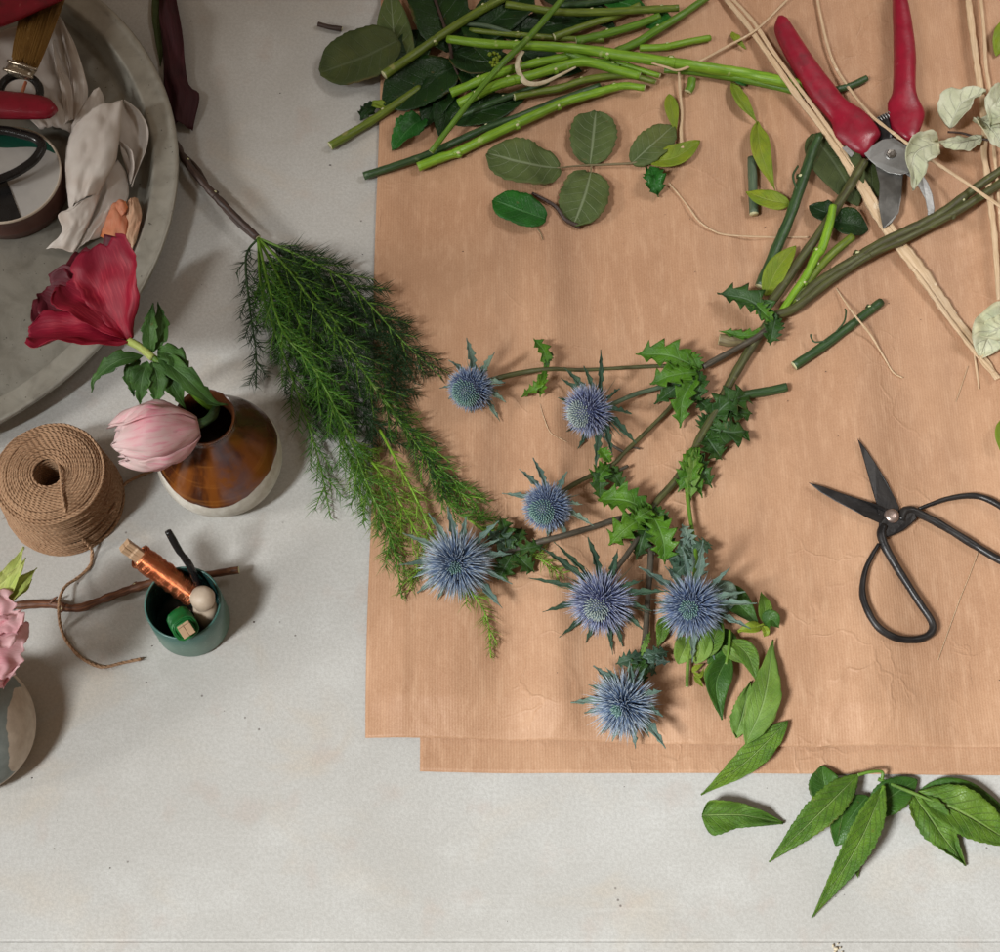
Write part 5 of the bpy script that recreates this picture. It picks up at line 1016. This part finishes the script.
def disc(name, px, py, h, r, hh, mat, par, dome=.5):
    c = P(px, py, h); m = MB(); m.lathe([(r, 0), (r, hh * (1 - dome)), (r * .8, hh * (1 - dome * .25)), (r * .4, hh), (.0001, hh)], 28, True, True, c); return m.build(name, mat, par)
bo = disc('bolt', 891.2, 154.6, 15, 7.4 * K, .0012, 'steel', sc); m = MB(); c = P(891.2, 154.6, 16)
m.rings([[c + Vector((math.cos(a) * r * K, math.sin(a) * r * K, z)) for a in [math.pi / 3 * k for k in range(6)]] for r, z in ((5.6, 0), (5.6, .0018), (4.8, .0024), (2.4, .0020))]); m.build('nut', 'bolt', bo, smooth=False)
m = MB(); q0, q1 = P(878, 121, 9), P(895, 113, 9); ax_ = (q1 - q0).normalized(); s_ = ax_.orthogonal().normalized(); b_ = ax_.cross(s_)
m.tube([q0.lerp(q1, i / 100) + (s_ * math.cos(i * .44) + b_ * math.sin(i * .44)) * .0034 for i in range(101)], .00055, n=6, raw=True); m.build('spring', 'steel', sc)
m = MB(); m.prism(Z((505, 462), (520, 455), (545, 478), (535, 492)), 8, 13); m.build('catch', 'steel', sc, smooth=False, bevel=.0004)
m = MB(); m.handle(Z((600, 380), (618, 420), (630, 452)), Z((650, 350), (662, 400), (668, 440)), [7, 8, 7], 8, seg=12); m.build('inner_stop', 'black_iron', sc)
s2 = thing('scissors', 'black iron scissors with open loop handles lying on the paper', 'scissors', 891, 516, 4)
Y = lambda *p: zp(p, 3.967, 790, 420)
m = MB(); m.prism(Y((72, 247), (130, 263), (200, 288), (275, 313), (340, 334), (385, 352), (420, 380), (400, 420), (356, 410), (300, 385), (240, 353), (180, 322), (120, 286)), 4.6, 6.6); b1 = m.build('blade', 'black_iron', s2, smooth=False, bevel=.0007)
m = MB(); m.prism(Y((267, 72), (300, 112), (340, 172), (385, 245), (412, 300), (434, 345), (430, 390), (390, 400), (352, 375), (342, 330), (325, 275), (308, 215), (290, 150)), 2.2, 4.4); m.build('blade', 'black_iron', s2, smooth=False, bevel=.0007)
m = MB(); m.prism(Y((352, 410), (350, 450), (378, 468), (410, 458), (450, 440), (480, 415), (505, 392), (496, 362), (470, 350), (446, 358), (420, 372), (390, 362)), 3.0, 7.4); m.build('joint', 'black_iron', s2, smooth=False, bevel=.0012)
def loopz(pts, h): return [P(x, y, h[i] if isinstance(h, list) else h) for i, (x, y) in enumerate(Y(*pts))]
m = MB(); m.tube(loopz([(372, 420), (362, 450), (376, 500), (412, 565), (462, 645), (518, 732), (560, 795), (566, 832), (540, 860), (490, 872), (420, 864), (350, 822), (305, 750), (287, 680), (298, 600), (324, 540), (352, 492)], 5.5), [4.6 * K, 4.4 * K, 3.7 * K, 3.7 * K, 3.8 * K, 3.6 * K, 3.5 * K, 3.4 * K, 2.6 * K, 1.8 * K], n=12, seg=100, jit=.1); m.build('loop_handle', 'black_iron', s2)
m = MB(); m.tube(loopz([(440, 400), (450, 366), (480, 358), (520, 375), (580, 405), (640, 440), (740, 502), (830, 555), (890, 578), (930, 560), (935, 480), (900, 400), (860, 360), (800, 322), (745, 303), (690, 302), (620, 314), (560, 334), (512, 352)], 5.5), [4.8 * K, 4.2 * K, 4.0 * K, 3.8 * K, 3.8 * K, 3.4 * K, 3.4 * K, 3.2 * K, 2.6 * K, 1.8 * K], n=12, seg=110, jit=.1); m.build('loop_handle', 'black_iron', s2)
disc('rivet', 891.6, 516, 7.2, 7.6 * K, .0028, 'rivet', s2, .8)
# ================================================================== RAFFIA
def raffia(label, strands, cat='raffia', name='raffia_strand', group='raffia strands', mat='raffia'):
    m = MB()
    for pts, r, fl in strands: m.tube([PP(p) for p in pts], [x * K for x in r], n=8, flat=fl, jit=.25, seg=max(12, len(pts) * 9))
    return info(m.build(name, mat, None), label, cat, group)
raffia('broad raffia strip running down under the red secateurs to the right edge', [
    ([(716, -12, 4), (742, 18, 5), (760, 42, 6), (786, 80, 12), (806, 107, 12), (821, 125, 10), (850, 168, 8), (872, 205, 8), (891, 234, 8), (914, 262, 6), (936, 293, 4), (952, 316, 3), (968, 337, 3), (984, 360, 3), (998, 379, 3)], [2.8, 3.4, 3.8, 4.0, 4.2, 4.6, 5.4, 6.8, 7.6, 7.8, 6.4, 3.4], .16),
    ([(722, -12, 5), (752, 20, 6), (772, 50, 8), (798, 86, 14), (826, 124, 12), (858, 172, 9), (884, 214, 9), (906, 246, 8)], [2.0, 2.4, 2.4, 2.2, 2.4, 2.6, 2.2], .3),
    ([(890, 240, 8), (922, 280, 7), (950, 320, 6), (976, 352, 5), (994, 372, 4)], [1.6, 2.2, 2.4, 1.6], .35)])
raffia('thin kinked raffia strand slanting up to the top edge above the long stem', [([(652, 63, 18), (666, 67, 20), (679, 70, 17), (700, 61, 12), (728, 46, 8), (757, 29, 8), (789, -2, 6)], [1.5, 1.7, 1.6, 1.5, 1.4], .5)])
raffia('raffia strand lying over the secateurs pivot towards the right edge', [([(816, -8, 3), (821, 18, 4), (826, 40, 5), (834, 64, 5), (846, 84, 6), (858, 100, 9), (872, 116, 15), (892, 132, 19), (912, 147, 18), (936, 163, 16), (962, 180, 22), (1004, 209, 20)], [1.6, 1.7, 1.8, 2.0, 2.2, 2.2, 2.2, 2.4], .45)])
raffia('pair of raffia strips hanging straight down the right edge', [
    ([(967, -10, 4), (972, 30, 5), (977, 66, 5), (981, 92, 6), (985, 130, 5), (984, 152, 5), (988, 180, 5), (991, 206, 6), (995, 240, 5), (999, 300, 4)], [3.6, 4.0, 4.0, 3.8, 3.4, 3.6, 3.2, 2.6], .3),
    ([(980, -10, 5), (984, 30, 6), (986, 66, 6), (990, 92, 5), (994, 150, 5), (998, 190, 5), (1003, 250, 4)], [2.0, 2.2, 2.2, 1.8, 2.0], .4)])
raffia('hair thin raffia fibre curving across the paper below the yellow green leaves', [([(669, 183, 2), (680, 196, 2), (690, 209, 3), (699, 221, 3), (712, 230, 2), (728, 235, 2), (768, 237, 2), (808, 237, 3)], [.9, 1.0, 1.0, .9, .8], .6)])
raffia('thin fibre crossing the loose dark stem piece', [([(836, 288, 2), (844, 300, 5), (853, 313, 11), (862, 324, 11), (872, 337, 6), (884, 357, 2), (893, 372, 1.5), (903, 378, 1.5)], [.7, 1.0, 1.3, 1.1, .8], .6)])
raffia('short fibre hanging from the kinked raffia strand', [([(679, 72, 8), (680, 92, 5), (682, 114, 3), (681, 132, 4), (682, 148, 7)], [1.6, 1.5, 1.7, 2.4], .45)])
raffia('faint hair of fibre lying between the scissor handles', [([(978, 552, 2), (970, 574, 1.2), (961, 596, 1.2), (948, 632, 1.2), (938, 660, 1.2)], [.35, .4, .35], .8)])
raffia('short fibre stub beside the dried white leaf', [([(974, 352, 3), (977, 372, 1.5), (979, 389, 1.5)], [1.0, 1.3, .8], .5)])
raffia('faint short fibre left of the fibre stub', [([(968, 366, 1.2), (962, 384, 1.2), (956, 402, 1.2)], [.4, .5, .3], .8)])
raffia('tiny pale fibre on the paper between two thistle heads', [([(540, 404, 1), (544, 418, 1.2), (550, 432, 1), (558, 438, 1)], [.3, .5, .3], .8), ([(559, 438, 1), (567, 442, 1)], [.5, .3], .8)])
m = MB(); m.tube([P(*p) for p in [(523, 51, 26), (518, 60, 25), (518, 70, 24), (524, 81, 22), (533, 84, 21), (545, 82, 20), (560, 75, 20), (576, 67, 20)]], [2.2 * K, 2.8 * K, 3.4 * K, 2.6 * K, 2.0 * K, 1.6 * K, 1.0 * K], n=8, flat=.3, seg=40)
info(m.build('bark_peel', 'peel', None), 'curled pale peel hooked over the bright stems', 'peel')
# ================================================================== DRIED WHITE LEAVES
wl = thing('dried_branch', 'dried branch with pale white green leaves at the right edge', 'dried branch', 975, 138, 8)
stem_mesh([(1030, 148, 12), (1002, 142, 12), (978, 138, 12), (962, 133, 12), (948, 132, 12)], [1.8, 1.5, 1.2], 'petiole', wl, cut=False)
for pts, w, kw in [([(950, 128, 14), (962, 104, 24), (986, 92, 18)], 38, dict(roll=.4, fold=.5)), ([(982, 138, 12), (960, 142, 18), (938, 143, 14)], 26, dict(fold=-.5, roll=-.3)), ([(938, 142, 22), (914, 156, 28), (914, 190, 20)], 34, dict(fold=.4, roll=.3)), ([(994, 132, 14), (996, 108, 24), (1004, 84, 16)], 34, dict(roll=-.3)), ([(980, 118, 16), (992, 130, 22), (1004, 150, 14)], 36, dict(fold=.3)), ([(1014, 112, 20), (1000, 116, 26), (984, 122, 20)], 30, dict(fold=.3))]:
    leaf(wl, pts, w, 'white_leaf', prof='ovate', curl=.3, wave=.6, serr=(7, .08), **kw)
t = thing('dried_leaf', 'single crumpled white leaf below the branch at the right edge', 'dried leaf', 990, 340, 4)
leaf(t, [(1010, 318, 4), (992, 332, 12), (980, 358, 4)], 42, 'white_leaf', prof='ovate', wave=.9, curl=.3); leaf(t, [(1012, 320, 8), (996, 330, 16), (978, 336, 8)], 24, 'white_leaf', prof='ovate', wave=.9, fold=.4)
# ================================================================== CRUMBS
def crumb(label, spots, mat, name, kind=None):
    m = MB()
    for x, y, r in spots:
        c = P(x, y, r * .5 * K * 1000); m.ball(c, r * K, 7, 5, (rnd.uniform(.6, 1.4), rnd.uniform(.5, 1.2), .6))
    return m.build(name, mat, None)
o = crumb('', [(833, 946, 1.6), (836, 949, 2.0), (840, 948, 1.4), (838, 944, 1.2), (835, 952, 1.6), (842, 952, 1.0)], 'peel', 'flower_crumb'); info(o, 'pale dried flower crumb on the front edge of the table', 'crumb')
sp = []
for k in range(150):
    x, y = rnd.uniform(0, 1000), rnd.uniform(0, 930)
    if 600 < x < 960 and 120 < y < 400 or rnd.random() < .35: sp.append((x, y, rnd.uniform(.3, .75)))
sp += [(662, 534, 1.0), (660, 532, .9), (838, 436, .7), (182, 150, .6), (110, 868, .8), (32, 778, .7), (254, 622, .8), (330, 165, .9), (280, 93, .8)]
m = MB()
for x, y, r in sp: m.ball(P(x, y, .3), r * K, 6, 4, (rnd.uniform(.6, 1.6), rnd.uniform(.5, 1.2), .6))
info(m.build('plant_debris', 'petiole', None), 'scattered dark plant crumbs on paper and stone', 'debris', kind='stuff')
m = MB()
for x, y, a, l in [(887, 468, 1.9, 10), (660, 537, .9, 8), (890, 472, 2.3, 6)]: m.spike(P(x, y, .8), Vector((math.cos(a), math.sin(a), 0)), l * K, .0006, seg=3, n=4)
info(m.build('plant_thread', 'petiole', None), 'tiny dark plant thread on the paper above the black scissors', 'plant thread')
# ================================================================== LIGHT, CAMERA
w = bpy.data.worlds.new('World'); scene.world = w; w.use_nodes = True
bg = w.node_tree.nodes['Background']; bg.inputs[0].default_value = (1.0, .74, .52, 1); bg.inputs[1].default_value = .185
AZ, EL, DIST = math.radians(43), math.radians(51), 4.6
l = bpy.data.lights.new('window_light', 'SPOT'); l.energy = 1340; l.color = (.97, 1.0, 1.0); l.shadow_soft_size = .5
l.spot_size = 2 * math.radians(23.5); l.spot_blend = .09
lo = bpy.data.objects.new('window_light', l); COL.objects.link(lo); lo.location = (-DIST * math.cos(AZ) * math.cos(EL), -DIST * math.sin(AZ) * math.cos(EL), DIST * math.sin(EL))
lo.rotation_euler = (Vector((.70, -1.60, 0)) - lo.location).to_track_quat('-Z', 'Y').to_euler()
l2 = bpy.data.lights.new('left_fill_light', 'SPOT'); l2.energy = 215; l2.color = (1.0, .97, .93); l2.shadow_soft_size = .30; l2.spot_size = 2 * math.radians(8.6); l2.spot_blend = .9  # added fill spot that brightens the tray and left-hand objects
lo2 = bpy.data.objects.new('left_fill_light', l2); COL.objects.link(lo2); lo2.location = (-2.49, -.575, 1.127)
lo2.rotation_euler = (Vector((-.58, .03, .05)) - lo2.location).to_track_quat('-Z', 'Y').to_euler()
l3 = bpy.data.lights.new('right_fill_light', 'SPOT'); l3.energy = 150; l3.color = (1.0, .98, .95); l3.shadow_soft_size = .45; l3.spot_size = 2 * math.radians(15); l3.spot_blend = 1.0  # added weak fill to lift the upper right area
lo3 = bpy.data.objects.new('right_fill_light', l3); COL.objects.link(lo3); lo3.location = (1.35, .75, 1.7)
lo3.rotation_euler = (Vector((.44, .46, 0)) - lo3.location).to_track_quat('-Z', 'Y').to_euler()
cam = bpy.data.cameras.new('camera'); cam.sensor_width = 36; cam.lens = F_PX / 1000 * 36; cam.clip_start = .02; cam.clip_end = 20
co = bpy.data.objects.new('camera', cam); COL.objects.link(co); co.location = CAM; co.rotation_euler = (TILT, 0, 0); scene.camera = co
scene.view_settings.view_transform = 'Standard'; scene.view_settings.look = 'None'; scene.view_settings.exposure = 0; scene.view_settings.gamma = 1
scene.render.engine = 'CYCLES'; scene.cycles.use_denoising = True; scene.cycles.max_bounces = 6
